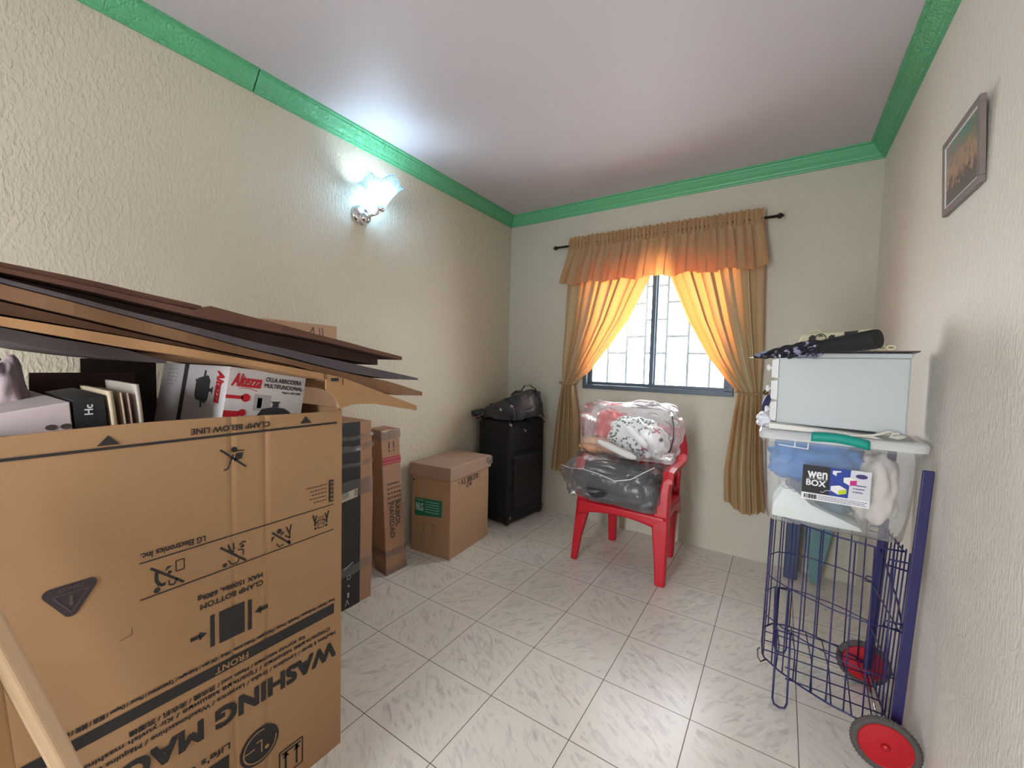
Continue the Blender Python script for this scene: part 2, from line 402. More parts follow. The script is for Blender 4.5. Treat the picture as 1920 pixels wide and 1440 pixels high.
mb = MB(); gx = [.765+.155*i for i in range(0, 8)]; gx = [.762, .917, 1.072, 1.218, 1.378, 1.536, 1.688, 1.845]
for x in gx: mb.bb(x-.0085, x+.0085, .112, .126, WZ0, WZ1)
for i, (a, b_) in enumerate(zip(gx, gx[1:])):
    for k in range(5):
        zz = (1.392 if i % 2 == 1 else 1.262) + .26*(k-1)
        if 1.3 < zz < WZ1: mb.bb(a, b_, .114, .124, zz-.0085, zz+.0085)
obj('window_grille', mb, mat('grey_enamel', (150, 154, 158), .5), win)

# ------------------------------------------------------------------ curtains
CY = -.085
rod = thing('curtain_rod', 'dark bronze curtain rod with pointed ends fixed above the window', 'curtain rod', (1.29, CY, 2.25))
obj('rod', MB().tube([(.515, CY, 2.252), (2.06, CY, 2.250)], .009, 12), M_rod, rod, smooth=True)
for x, s_ in ((.515, -1), (2.06, 1)):
    obj('finial', MB().lathe([(.009, 0), (.016, .004), (.019, .014), (.012, .024), (.001, .036)], (x, CY, 2.25), (s_, 0, 0), 10), M_rod, rod)
for x in (.66, 1.97):
    obj('bracket', MB().bb(x-.008, x+.008, CY, 0, 2.236, 2.244).bb(x-.012, x+.012, -.006, 0, 2.215, 2.265), M_rod, rod)
def folds(u, z, n, seed):
    return math.sin(2*math.pi*n*u + seed + 1.6*math.sin(4*u+seed)) + .30*math.sin(2*math.pi*n*1.7*u + seed*2 + z*1.5)
def panel(name, label, L_, R_, seed, zt=2.235, zb=.37):
    n = 5.5
    def f(u, v):
        z_ = zt + (zb-zt)*v
        if z_ < 1.16: z_ += 0
        xl, xr = interp(L_, z_), interp(R_, z_); wd = xr-xl
        a = interp([(zb, .034), (1.0, .030), (1.13, .012), (1.25, .020), (1.6, .026), (2.2, .022), (2.24, .010)], z_)
        uu = u
        bot = .03*math.sin(5*u+seed) - .03*u if v > .85 else 0
        ph_ = 2*math.pi*n*u + seed + 1.6*math.sin(4*u+seed)
        return Vector((xl + wd*(uu + .042*math.sin(2*ph_)*math.sin(math.pi*u)**.4), CY+.012 + a*folds(u, z_, n, seed), z_ + bot*(v-.85)/.15 if v > .85 else z_))
    o = obj(name, MB().grid(f, 260, 90), M_cloth, None, smooth=True)
    return tag(o, label, 'curtain')
LL = [(.34, .506), (.9, .555), (1.13, .592), (1.3, .585), (2.24, .615)]
LR = [(.34, .77), (.9, .745), (1.05, .715), (1.13, .702), (1.234, .832), (1.331, .904), (1.449, .997), (1.64, 1.13), (1.94, 1.278), (2.24, 1.32)]
RL = [(.34, 1.845), (.6, 1.835), (.95, 1.868), (1.13, 1.89), (1.227, 1.806), (1.366, 1.70), (1.614, 1.564), (1.926, 1.43), (2.24, 1.33)]
RR = [(.34, 2.085), (.7, 2.045), (1.13, 2.018), (1.4, 2.02), (2.24, 1.995)]
cl = panel('curtain', 'tan satin curtain tied back at the left of the window, behind the red chair', LL, LR, .5)
cr = panel('curtain', 'tan satin curtain tied back at the right of the window, beside the white drawers', RL, RR, 2.1)
for c_, x0, x1 in ((cl, .575, .715), (cr, 1.875, 2.035)):
    pts = [((x0+x1)/2+(x1-x0)/2*math.cos(2*math.pi*k/24), CY+.01+.035*math.sin(2*math.pi*k/24), 1.13+.008*math.cos(4*math.pi*k/24)) for k in range(24)]
    o = MB().tube(pts, .006, 8, closed=True)
    c_.location = c_.location; WM[c_.name] = Matrix.Translation(c_.location)
    obj('tieback', o, mat('tan_cord', (150, 122, 88), .7), c_, smooth=True)
hk = thing('tieback_hook', 'small brass curtain hook on the wall right of the window', 'hook', (2.05, 0, 1.14))
obj('hook_base', MB().lathe([(.016, 0), (.014, .006), (.005, .01)], (2.05, 0, 1.14), (0, -1, 0), 20), mat('brass', (170, 150, 110), .25, metal=1), hk, smooth=True)
obj('hook_knob', MB().lathe([(.004, .008), (.004, .05), (.013, .056), (.016, .066), (.012, .076), (.001, .08)], (2.05, 0, 1.14), (0, -1, 0), 20), MATS['brass'], hk, smooth=True)
def valf(u, v):
    z_ = 2.315 - (2.315-1.935)*v
    xl = interp([(1.93, .568), (2.2, .630), (2.32, .632)], z_); xr = interp([(1.93, 2.03), (2.2, 1.99), (2.32, 1.985)], z_)
    head = 1-sm(2.19, 2.23, z_) * 1
    if z_ > 2.215:
        a = .010*(1-.3*abs(2.25-z_)/.06); y = CY-.018 + a*math.sin(2*math.pi*46*u + 2*math.sin(17*u)) + .004*math.sin(2*math.pi*97*u)
        y += .012*sm(2.27, 2.315, z_)
        z_ += .006*math.sin(2*math.pi*33*u+3*math.sin(9*u))*sm(2.27, 2.31, z_)
    else:
        k = sm(2.215, 1.95, z_) if False else 1-sm(1.95, 2.215, z_)
        y = CY-.022 - .030*k + (.010+.020*k)*math.sin(2*math.pi*12*u + 2.2*math.sin(6*u)) + .006*(1-k)*math.sin(2*math.pi*40*u)
        z_ += k*(.010*math.sin(2*math.pi*6*u+1) - .012*math.sin(math.pi*u)*0)
    kk = 1-sm(1.95, 2.215, z_) if z_ < 2.215 else 0
    ph_ = 2*math.pi*12*u + 2.2*math.sin(6*u)
    return Vector((xl+(xr-xl)*(u+.0125*(.35+.65*kk)*math.sin(2*ph_)*(1 if z_ < 2.22 else .3)*math.sin(math.pi*u)**.3), y, z_))
M_val = mat('tan_satin_valance', (186, 170, 130), .5, bump=.1, bscale=300, transl=(246, 144, 70, .40))
o = obj('valance', MB().grid(valf, 420, 50), M_val, None, smooth=True)
tag(o, 'ruffled tan valance gathered on the rod across the top of the window', 'valance')

# ------------------------------------------------------------------ wall sconce
sc = thing('wall_sconce', 'lit chrome wall sconce with a fluted square glass shade on the left wall', 'lamp', (0, -1.612, 2.135))
bc = Vector((0, -1.615, 2.135))
obj('wall_plate', MB().lathe([(.058, 0), (.060, .006), (.054, .014), (.046, .022), (.040, .026), (.001, .028)], bc, (1, 0, 0), 36), M_chrome, sc, smooth=True)
obj('dome', MB().lathe([(.034, .0), (.036, .012), (.030, .030), (.016, .042), (.001, .046)], bc+Vector((.024, .006, -.018)), (1, .1, -.25), 32), M_chrome, sc, smooth=True)
obj('arm', MB().tube([bc+Vector(p) for p in ((.04, .0, 0), (.08, .012, -.012), (.115, .03, 0), (.125, .045, .03), (.125, .048, .055))], .008, 12), M_chrome, sc, smooth=True)
LX, LY, LZ = .127, -1.567, 2.165
M_shade = film('frosted_glass', (225, 238, 246), .35, rough=.25, milk=(205, 222, 232), milkf=.22, bump=.3, bscale=30)
def shf(u, v):
    th = 2*math.pi*u; r = .022 + .070*v**1.25
    sq = 1/max(abs(math.cos(th)), abs(math.sin(th)))**(.75*v)
    r *= sq; r *= 1+.05*v*math.cos(16*th)
    return Vector((LX+.008*v + r*math.cos(th), LY + r*math.sin(th), LZ + .15*v + .022*v*v*math.cos(4*th)))
sh = obj('glass_shade', MB().grid(shf, 96, 20, closeu=True), M_shade, sc, smooth=True, solid=.003)
mb = MB()
for k in range(40):
    p = shf(k/40, 1); r = bmesh.ops.create_icosphere(mb.bm, subdivisions=1, radius=.0055, matrix=Matrix.Translation(p))
lab(obj('rim_beads', mb, M_shade, sh, smooth=True), 'beaded glass rim of the shade')
obj('socket', MB().lathe([(.016, -.015), (.022, -.005), (.022, .03), (.015, .035)], (LX, LY, LZ), (0, 0, 1), 20), M_chrome, sc, smooth=True)
m, nt, b, N = nodes_mat('bulb_glow'); b.inputs['Emission Color'].default_value = (.60, .82, 1, 1); b.inputs['Emission Strength'].default_value = 50; b.inputs['Base Color'].default_value = (.9, .95, 1, 1)
obj('bulb', MB().lathe([(.014, .03), (.020, .05), (.033, .078), (.036, .10), (.030, .122), (.014, .136), (.001, .14)], (LX, LY, LZ), (0, 0, 1), 24), m, sc, smooth=True)

# ------------------------------------------------------------------ framed picture on the right wall
pic = thing('framed_picture', 'small framed landscape picture hanging on the right wall', 'picture', (W, -1.305, 1.82))
Q = Matrix.Rotation(R(-2), 4, 'Y')
def fr(y0, y1, z0, z1, xa, xb):   # tilted: top leans into the room
    g = lambda z_: 2.5525-(z_-1.808)*.05
    return [[(g(z0)+xa, y0, z0), (g(z0)+xa, y1, z0), (g(z1)+xa, y1, z1), (g(z1)+xa, y0, z1)], [(g(z0)+xb, y0, z0), (g(z0)+xb, y1, z0), (g(z1)+xb, y1, z1), (g(z1)+xb, y0, z1)]]
y0, y1, z0, z1, t = -1.553, -1.237, 1.808, 2.044, .020
M_fr = mat('grey_wood_frame', (128, 116, 112), .5)
mb = MB()
for a in ((y0, y1, z0, z0+t), (y0, y1, z1-t, z1), (y0, y0+t, z0+t, z1-t), (y1-t, y1, z0+t, z1-t)): mb.loft(fr(*a, 0, .013))
obj('picture_frame', mb, M_fr, pic, bevel=.002)
mb = MB(); t2 = t+.004
for a in ((y0+t, y1-t, z0+t, z0+t2), (y0+t, y1-t, z1-t2, z1-t), (y0+t, y0+t2, z0+t2, z1-t2), (y1-t2, y1-t, z0+t2, z1-t2)): mb.loft(fr(*a, .002, .010))
obj('inner_edge', mb, M_white, pic)
m, nt, b, N = nodes_mat('landscape_print'); L = nt.links.new
tc = N('ShaderNodeTexCoord'); sp = N('ShaderNodeSeparateXYZ'); L(tc.outputs['Object'], sp.inputs[0])
ns = N('ShaderNodeTexNoise'); ns.inputs['Scale'].default_value = 38; ns.inputs['Detail'].default_value = 8; L(tc.outputs['Object'], ns.inputs[0])
hh = mth('MULTIPLY_ADD', ns.outputs['Fac'], .6, mth('MULTIPLY', mth('SUBTRACT', sp.outputs[2], 1.84), 3.0))
cr_ = N('ShaderNodeValToRGB'); L(hh, cr_.inputs[0]); e = cr_.color_ramp.elements
e[0].position = .1; e[0].color = lin(78, 66, 72); e[1].position = 1; e[1].color = lin(120, 146, 150)
for p_, c_ in ((.3, (104, 90, 92)), (.42, (84, 72, 74)), (.55, (178, 138, 112)), (.7, (140, 122, 106)), (.85, (108, 128, 126))):
    q = e.new(p_); q.color = lin(*c_)
L(cr_.outputs[0], b.inputs['Base Color']); b.inputs['Roughness'].default_value = .2
o = obj('artwork', MB().loft(fr(y0+t, y1-t, z0+t, z1-t, .004, .008)), m, pic)

# ------------------------------------------------------------------ washing machine carton (upside down)
BX = .955; BY0, BY1, BH = -3.10, -2.382, 1.128
wb = thing('washing_machine_box', 'large open cardboard washing machine box standing upside down by the left wall', 'box', (.6, -2.74, 0))
mb = MB(); t = .007
def wallf(u, v):   # front face with two soft vertical creases and a faint bow
    y = BY0+(BY1-BY0)*u; z_ = BH*v
    d = -.003*math.exp(-((y+2.702)/.006)**2) - .004*math.exp(-((y+2.62)/.008)**2)
    return d, y, z_
nu, nv = 120, 12
def fr_(u, v): d, y, z_ = wallf(u, v); return Vector((BX+d, y, z_ + (.006*math.sin(5*u) if v == 1 else 0)))
def bk_(u, v): d, y, z_ = wallf(u, v); return Vector((BX-t+d, y, z_ + (.006*math.sin(5*u) if v == 1 else 0)))
mb.grid(fr_, nu, nv); mb.grid(bk_, nu, nv)
# close the rim
def rim(v0, v1):
    def g(u, v): a = fr_(u, v0); b_ = bk_(u, v0); return a.lerp(b_, v)
    return g
mb.grid(rim(1, 1), nu, 2); mb.grid(rim(0, 0), nu, 2)
for uu in (0, 1):
    mb.bm.faces.new([mb.bm.verts.new(p) for p in (fr_(uu, 0), bk_(uu, 0), bk_(uu, 1), fr_(uu, 1))])
o = obj('front_panel', mb, M_card, wb)
mb = MB(); mb.bb(.24, BX-t, BY1-t, BY1, 0, BH); obj('side_panel', mb, M_card, wb)
mb = MB(); mb.bb(.24, BX-t, BY0, BY0+t, 0, BH); obj('side_panel', mb, M_card, wb)
mb = MB(); mb.bb(.233, .24, BY0, BY1, 0, BH); obj('back_panel', mb, M_card, wb)
obj('bottom_panel', MB().bb(.24, BX-t, BY0+t, BY1-t, 0, .012), M_card, wb)
obj('inner_tray', MB().bb(.242, BX-t-.002, BY0+t, BY1-t, .90, .912), M_card3, wb)
# print: u = y, v = z on plane x = BX
P = Print((BX, 0, 0), (0, 1, 0), (0, 0, 1), .0015)
def ln(y0, z0, y1, z1, w_): P.line([(y0, z0), (y1, z1)], w_)
ln(BY0, 1.087, -2.402, 1.084, .006)                                 # clamp line
for y in (-2.934, -2.504): P.poly([(y-.018, 1.093), (y+.018, 1.093), (y, 1.114)])
P.text('CLAMP BELOW LINE', -2.789, 1.0955, .182, .014, flip=True)
ln(-2.888, .818, -2.412, .823, .003); ln(-2.888, .734, -2.412, .741, .003)
P.text('LG Electronics Inc.', -2.886, .826, .124, .014, flip=True)
P.text('MAX 1500lbs, 680kg', -2.780, .678, .152, .016, flip=True)
P.text('CLAMP BOTTOM', -2.774, .655, .147, .0135, flip=True)
P.rect(-2.734, .546, -2.674, .630); P.rect(-2.754, .547, -2.744, .630); P.rect(-2.666, .544, -2.656, .627)
P.line([(-2.796, .589), (-2.775, .589)], .010); P.poly([(-2.777, .578), (-2.761, .589), (-2.777, .600)])
P.line([(-2.614, .587), (-2.634, .587)], .010); P.poly([(-2.632, .576), (-2.632, .598), (-2.648, .587)])
P.text('Front / Фронт / Vorderseite / Framsida / Frente / Передняя / Predná strana / Alkuş / Old qism / Алдыңғы / Тұмшапеш / Pinnar / Depan / 前面 / 前面 / 前面', -3.02, .502, .612, .0135, flip=True)
P.text('Kip жугыш машина / Mesin cuci / 洗衣機 / 洗衣机 / 洗濯機', -2.912, .430, .405, .015, flip=True)
P.text('Стиральная машина / Пральна машина / Kir yuvish mashinasi', -2.998, .412, .575, .015, flip=True)
P.text("Machine à laver / Lavadora / Pralka / Lavatrice / Waschmaschine / Máquina de Lavar Roupa", -3.07, .391, .665, .0145, flip=True)
P.done('handling_print', M_ink, wb, 'black clamp words and handling symbols, upside down')
P = Print((BX, 0, 0), (0, 1, 0), (0, 0, 1), .0015)
P.text('WASHING MACHINE', -3.09, .320, .685, .050, flip=True, bold=.06)
P.done('product_name_print', M_ink, wb, 'large black words WASHING MACHINE, upside down')
P = Print((BX, 0, 0), (0, 1, 0), (0, 0, 1), .0015)
P.text("Life's Good", -2.865, .245, .153, .018, flip=True)
P.text('LG', -2.87, .135, .150, .092, flip=True, bold=.06)
P.done('maker_name_print', M_ink, wb, 'maker lettering and slogan, upside down')
P = Print((BX, 0, 0), (0, 1, 0), (0, 0, 1), .0015)
# arrows-up pair in a frame, and glass symbol row near the foot
P.line([(-2.583, .125), (-2.514, .125), (-2.514, .045), (-2.583, .045), (-2.583, .125)], .004)
for y in (-2.565, -2.532): P.line([(y, .055), (y, .112)], .006); P.poly([(y-.010, .100), (y+.010, .100), (y, .118)])
P.line([(-2.578, .115), (-2.519, .115)], .005)
P.done('arrow_sign', M_ink, wb, 'framed pair of arrows')
P = Print((BX, 0, 0), (0, 1, 0), (0, 0, 1), .0015)
# pictograms
def fig_push(cx, cz):
    P.line([(cx-.030, cz+.026), (cx+.030, cz-.028)], .005)
    P.disc((cx+.002, cz+.022), .0075); P.poly([(cx+.001, cz-.008), (cx+.020, cz-.004), (cx+.024, cz+.012), (cx+.006, cz+.012)])
    P.line([(cx+.004, cz+.018), (cx+.026, cz+.017)], .003); P.line([(cx+.0, cz+.010), (cx-.006, cz-.008), (cx-.013, cz-.026), (cx-.022, cz-.028)], .0035)
fig_push(-2.698, 1.023); P.done('handling_symbol', M_ink, wb, 'struck out figure pushing a box'); P = Print((BX, 0, 0), (0, 1, 0), (0, 0, 1), .0015)
def fig_a(cx, cz):
    P.line([(cx-.031, cz+.029), (cx+.031, cz-.029)], .0055)
    P.disc((cx-.020, cz-.027), .0062); P.line([(cx-.020, cz+.016), (cx-.021, cz-.004), (cx-.014, cz-.018), (cx-.004, cz-.018)], .007)
    P.line([(cx+.002, cz-.012), (cx+.003, cz-.024), (cx+.012, cz-.027), (cx+.018, cz-.014)], .003)
    P.line([(cx+.016, cz+.028), (cx+.032, cz+.028), (cx+.032, cz+.003), (cx+.016, cz+.003), (cx+.016, cz+.028)], .0025)
    P.disc((cx+.004, cz+.006), .004); P.poly([(cx-.006, cz+.012), (cx+.010, cz+.020), (cx+.0, cz+.022)])
fig_a(-2.838, .771); P.done('handling_symbol', M_ink, wb); P = Print((BX, 0, 0), (0, 1, 0), (0, 0, 1), .0015)
def fig_b(cx, cz):
    P.line([(cx-.030, cz+.028), (cx+.030, cz-.028)], .0055)
    P.line([(cx-.012, cz+.030), (cx-.007, cz+.012), (cx+.002, cz+.006)], .004); P.line([(cx+.0, cz+.030), (cx+.002, cz+.012)], .004)
    P.disc((cx+.022, cz+.014), .0045); P.line([(cx+.014, cz+.020), (cx+.024, cz+.026), (cx+.030, cz+.022)], .004)
    P.line([(cx+.010, cz+.008), (cx+.024, cz+.004), (cx+.024, cz-.010)], .003)
    P.disc((cx-.020, cz-.022), .0055); P.line([(cx-.012, cz-.012), (cx-.004, cz-.026), (cx+.010, cz-.026), (cx+.014, cz-.016)], .003)
fig_b(-2.700, .769); P.done('handling_symbol', M_ink, wb); P = Print((BX, 0, 0), (0, 1, 0), (0, 0, 1), .0015)
def fig_c(cx, cz):
    P.line([(cx-.028, cz+.022), (cx+.024, cz-.028)], .005)
    P.line([(cx+.026, cz+.030), (cx+.022, cz+.008), (cx+.022, cz-.010), (cx+.008, cz+.002)], .004); P.line([(cx+.012, cz+.026), (cx+.020, cz+.006)], .004)
    P.disc((cx+.020, cz-.020), .0045); P.disc((cx-.008, cz+.020), .007); P.line([(cx-.004, cz+.008), (cx+.004, cz+.014)], .006)
    P.poly([(cx-.030, cz+.008), (cx-.020, cz+.010), (cx-.030, cz-.006)]); P.line([(cx-.016, cz-.014), (cx-.008, cz-.026), (cx+.004, cz-.022)], .003)
fig_c(-2.574, .771); P.done('handling_symbol', M_ink, wb); P = Print((BX, 0, 0), (0, 1, 0), (0, 0, 1), .0015)
def fig_d(cx, cz):
    for s_ in (-1, 1):
        P.disc((cx+s_*.018, cz-.018), .004); P.line([(cx+s_*.019, cz-.010), (cx+s_*.020, cz+.004), (cx+s_*.026, cz+.026)], .005); P.line([(cx+s_*.020, cz+.002), (cx+s_*.014, cz+.022)], .004)
        P.line([(cx+s_*.019, cz-.006), (cx+s_*.010, cz+.004)], .003)
    P.line([(cx-.010, cz+.004), (cx+.010, cz+.004), (cx+.010, cz-.020), (cx-.010, cz-.020), (cx-.010, cz+.004)], .0025)
    P.line([(cx-.010, cz+.012), (cx+.010, cz+.012)], .002); P.line([(cx-.003, cz-.002), (cx-.003, cz-.012)], .002); P.line([(cx+.004, cz-.002), (cx+.004, cz-.012)], .002)
fig_d(-2.455, .781); P.done('handling_symbol', M_ink, wb); P = Print((BX, 0, 0), (0, 1, 0), (0, 0, 1), .0015)
P.line([(-2.903, .680), (-2.903, .664), (-2.925, .660)], .0012)
# side note block of short lines (too small to read in the photograph)
for k, (a, b_) in enumerate(((-2.505, -2.437), (-2.49, -2.437), (-2.487, -2.437), (-2.487, -2.437), (-2.474, -2.437))):
    zz = .893-.012*k; y = b_
    while y > a: l_ = .004+.006*random.random(); P.line([(y, zz), (y-l_, zz)], .005*.5); y -= l_+.002
P.done('fine_print', M_ink, wb)
P = Print((BX, 0, 0), (0, 1, 0), (0, 0, 1), .0015); P.poly([(BY0, .510-.018), (BY0, .478-.012), (-2.409, .463), (-2.409, .496)]); band = P.done('black_band', M_ink, wb, 'black printed band')
P = Print((BX, 0, 0), (0, 1, 0), (0, 0, 1), .0030); P.text('FRONT', -2.744, .470, .077, .016, flip=True); P.done('band_lettering', M_card, wb, 'word FRONT left unprinted in the band')
P = Print((BX, 0, 0), (0, 1, 0), (0, 0, 1), .0030)
for k in range(5): P.text(('RU', 'UA', 'UZ', 'KZ', 'KG')[k], -2.425, .838+.0132*k, .010, .008, flip=True)
Q_ = Print((BX, 0, 0), (0, 1, 0), (0, 0, 1), .0015); Q_.rect(-2.429, .833, -2.412, .903); Q_.done('language_panel', M_ink, wb)
P.done('language_lettering', M_card, wb)
# round logo
lc = (-2.637, .194)
Q_ = Print((BX, 0, 0), (0, 1, 0), (0, 0, 1), .0015); Q_.disc(lc, .052, 48); Q_.done('logo_disc', M_ink, wb, 'round dark logo')
P = Print((BX, 0, 0), (0, 1, 0), (0, 0, 1), .0030)
P.ring(lc, .043, .0035, 40, 75, 365); P.line([(lc[0]+.004, lc[1]-.022), (lc[0]+.004, lc[1]+.014), (lc[0]-.010, lc[1]+.014)], .0035)
P.line([(lc[0]-.041, lc[1]), (lc[0]-.014, lc[1])], .0035); P.disc((lc[0]+.018, lc[1]-.016), .006); P.done('logo_mark', M_card, wb)
# danger triangle
def tri(s_, off_, m_, nm, lb=None):
    Q_ = Print((BX, 0, 0), (0, 1, 0), (0, 0, 1), off_); c_ = Vector((-2.995, .794)); pts = []
    for cx, cz, a0 in ((-.028, .016, 90), (.028, .016, -20+0), (0, -.030, 210)):
        cx *= s_; cz *= s_; rr_ = .011*s_
        st = {(-1): (210, 90), 1: (90, -30), 0: (330, 210)}[(cx > 0)-(cx < 0)]
        for k in range(7):
            a = R(st[0]+(st[1]-st[0])*k/6); pts.append((c_.x+cx+rr_*math.cos(a), c_.y+cz+rr_*math.sin(a)))
    Q_.poly(pts); return Q_.done(nm, m_, wb, lb)
tri(1.0, .0015, mat('dark_purple_ink', (52, 40, 46), .6), 'danger_sign', 'dark triangular danger sign')
P = Print((BX, 0, 0), (0, 1, 0), (0, 0, 1), .0030)
P.line([(-3.021, .803), (-2.969, .803), (-2.995, .762), (-3.021, .803)], .002); P.text('DANGER', -3.013, .809, .036, .008, flip=True)
P.poly([(-2.998, .797), (-2.992, .797), (-2.993, .785), (-2.992, .777), (-2.998, .777), (-2.997, .785)])
P.done('danger_lettering', M_inkg, wb)

# ------------------------------------------------------------------ what sticks out of it
pot = thing('cookware_box', 'white rice cooker box with red lettering packed in the big cardboard box', 'box', (.6, -2.55, 1.02))
rx = Matrix.Rotation(R(-8.5), 3, 'X'); pc = Vector((.85, -2.66, 1.258))    # top near corner
def PB(x, y, z_): return pc + rx @ Vector((x, y, z_))
px_, py_, pz_ = -.49, .222, -.30
mb = MB(); mb.loft([[PB(0, 0, 0), PB(0, py_, 0), PB(px_, py_, 0), PB(px_, 0, 0)], [PB(0, 0, pz_), PB(0, py_, pz_), PB(px_, py_, pz_), PB(px_, 0, pz_)]])
M_pb = mat('printed_white_card', (222, 218, 222), .45)
obj('carton', mb, M_pb, pot, bevel=.001)
M_redink = mat('red_ink', (196, 26, 44), .5); M_greyink = mat('dark_grey_ink', (56, 58, 62), .5); M_lg = mat('light_grey_ink', (176, 174, 180), .5)
ex_, ey_, ez_ = rx @ Vector((1, 0, 0)), rx @ Vector((0, 1, 0)), rx @ Vector((0, 0, 1))
# right-hand face (+x): u = along y, v = down from the top
P = Print(PB(0, 0, 0), ey_, ez_); P.text('Altezza', .010, -.052, .078, .036, shear=.35); P.line([(.030, -.057), (.060, -.0555), (.080, -.062)], .0016)
P.rect(0, -.088, .045, -.078); P.disc((.052, -.083), .012); P.rect(0, -.140, .040, -.122); P.disc((.048, -.126), .010); P.done('red_print', M_redink, pot, 'red lettering and ladles')
P = Print(PB(0, 0, 0), ey_, ez_); P.text('OLLA ARRCOERA', .100, -.030, .108, .013); P.text('MULTIFUNCIONAL', .098, -.048, .116, .012); P.text('Negro | ARC-028L', .152, -.062, .058, .0075)
P.poly([(.088, -.132), (.100, -.112), (.130, -.104), (.165, -.106), (.185, -.118), (.195, -.132)]); P.poly([(.128, -.104), (.130, -.094), (.122, -.088), (.152, -.086), (.146, -.094), (.148, -.104)])
P.done('dark_print', M_greyink, pot)
P = Print(PB(0, 0, 0), ey_, ez_, .0008); P.rect(.075, -.118, .120, -.070); P.rect(.085, -.110, .098, -.080); P.done('kitchen_photo_print', M_lg, pot)
# left-hand face (-y): u from far to near corner
P = Print(PB(px_, 0, 0), ex_, ez_); W_ = -px_
P.rect(.185, -.30, .215, 0); 
P.poly([(.300, -.040), (.365, -.030), (.382, -.045), (.382, -.100), (.365, -.112), (.300, -.104), (.288, -.090), (.288, -.055)]); P.line([(.380, -.072), (.405, -.072)], .010); P.line([(.404, -.062), (.404, -.082)], .006); P.line([(.340, -.036), (.344, -.016)], .012); P.line([(.340, -.106), (.344, -.126)], .012); P.line([(.292, -.050), (.284, -.044)], .008)
P.done('pot_print', M_greyink, pot, 'dark picture of a lidded pot')
P = Print(PB(px_, 0, 0), ex_, ez_); P.text('Altezza', .425, -.105, .042, .090, rot90=-1, shear=.35); P.done('side_red_print', M_redink, pot)
P = Print(PB(px_, 0, 0), ex_, ez_)
for k in range(14): P.line([(.06+.03*(k % 3), -.02-.012*(k//3)), (.078+.03*(k % 3), -.02-.012*(k//3))], .004)
P.done('small_print', M_lg, pot)

wbx = thing('white_box', 'pale printed carton lying at the left end inside the washing machine box', 'box', (.70, -3.02, .912))
mb = MB(); mb.loft([[(.45, -3.088, .915), (.86, -3.088, .915), (.86, -2.958, .915), (.45, -2.958, .915)], [(.45, -3.088, 1.160), (.86, -3.088, 1.160), (.86, -2.972, 1.180), (.45, -2.972, 1.180)]])
obj('carton', mb, mat('pinkish_paper', (206, 192, 194), .55, var=.06), wbx, bevel=.002)
P = Print((.86, 0, 0), (0, 1, 0), (0, 0, 1)); P.disc((-3.0, 1.128), .009, 14, .006); P.disc((-2.978, 1.128), .009, 14, .006); P.done('brown_print', M_inkg, wbx)
bbx = thing('black_box', 'black box with white letters standing between the pale carton and the papers', 'box', (.75, -2.94, .912))
mb = MB(); mb.loft([[(.55, -2.955, .915), (.858, -2.955, .915), (.858, -2.900, .915), (.55, -2.900, .915)], [(.55, -2.963, 1.183), (.858, -2.968, 1.183), (.858, -2.918, 1.192), (.55, -2.913, 1.192)]])
obj('carton', mb, mat('black_card', (30, 30, 34), .5), bbx, bevel=.001)
P = Print((.859, 0, 0), (0, 1, 0), (0, 0, 1)); P.text('Hc', -2.950, 1.150, .013, .022, rot90=1); P.done('lettering', M_white, bbx)
pgs = [(-2.893, .012, 1.200, (206, 190, 160)), (-2.874, .004, 1.196, (190, 170, 148)), (-2.862, .004, 1.194, (176, 152, 140)), (-2.846, .010, 1.214, (196, 186, 176))]
names = [('notebook', 'thick cream paged notebook next to the black box with white letters'), ('magazine', 'thin magazine just right of the cream notebook in the open box'), ('magazine', 'darker thin magazine second right of the cream notebook'), ('newspaper', 'folded pale newspaper, rightmost and tallest of the papers in the open box')]
for (y, th, zt, c_), (nm, lb) in zip(pgs, names):
    def f(u, v, y=y, th=th, zt=zt): return Vector((.86-.26*u, y - .016*v*v + .006*math.sin(2*u), .915+(zt-.915)*v))
    o = obj(nm, MB().grid(f, 8, 10), mat('paper_%d_%d_%d' % c_, c_, .7), None, smooth=True, solid=th*.8)
    tag(o, lb, 'book' if nm == 'notebook' else 'paper')
# dark maroon flap of the box and a pale plastic sheet bulging at its left end
o = obj('inner_flap_and_shade', MB().loft([[(.36, -3.0+.03, .93), (.36, -2.72, .93), (.36, -2.74, 1.225), (.36, -2.965, 1.225)], [(.37, -2.97, .93), (.37, -2.72, .93), (.37, -2.74, 1.225), (.37, -2.965, 1.225)]]), mat('maroon_card', (66, 34, 34), .6), wb)
lab(o, 'dark maroon inner flap')
lab(obj('inner_flap_and_shade', MB().bb(.345, .355, -2.86, -2.68, .93, 1.268), mat('painted_shade_brown', (48, 34, 30), .8), wb), 'tall dark sheet painted as the shade beside the cookware box')  # no real flap: dark sheet added for the shade inside the box
pb_ = MB(); blob(pb_, (.52, -3.035, 1.09), (.14, .052, .17), e=.8, amp=.02, seed=4, creases=.4)
o = obj('plastic_bag', pb_, mat('pale_pink_plastic', (196, 178, 184), .4, bump=.2, bscale=12), None, smooth=True)
tag(o, 'pale pinkish plastic bag bulging out at the far left of the open box', 'bag')

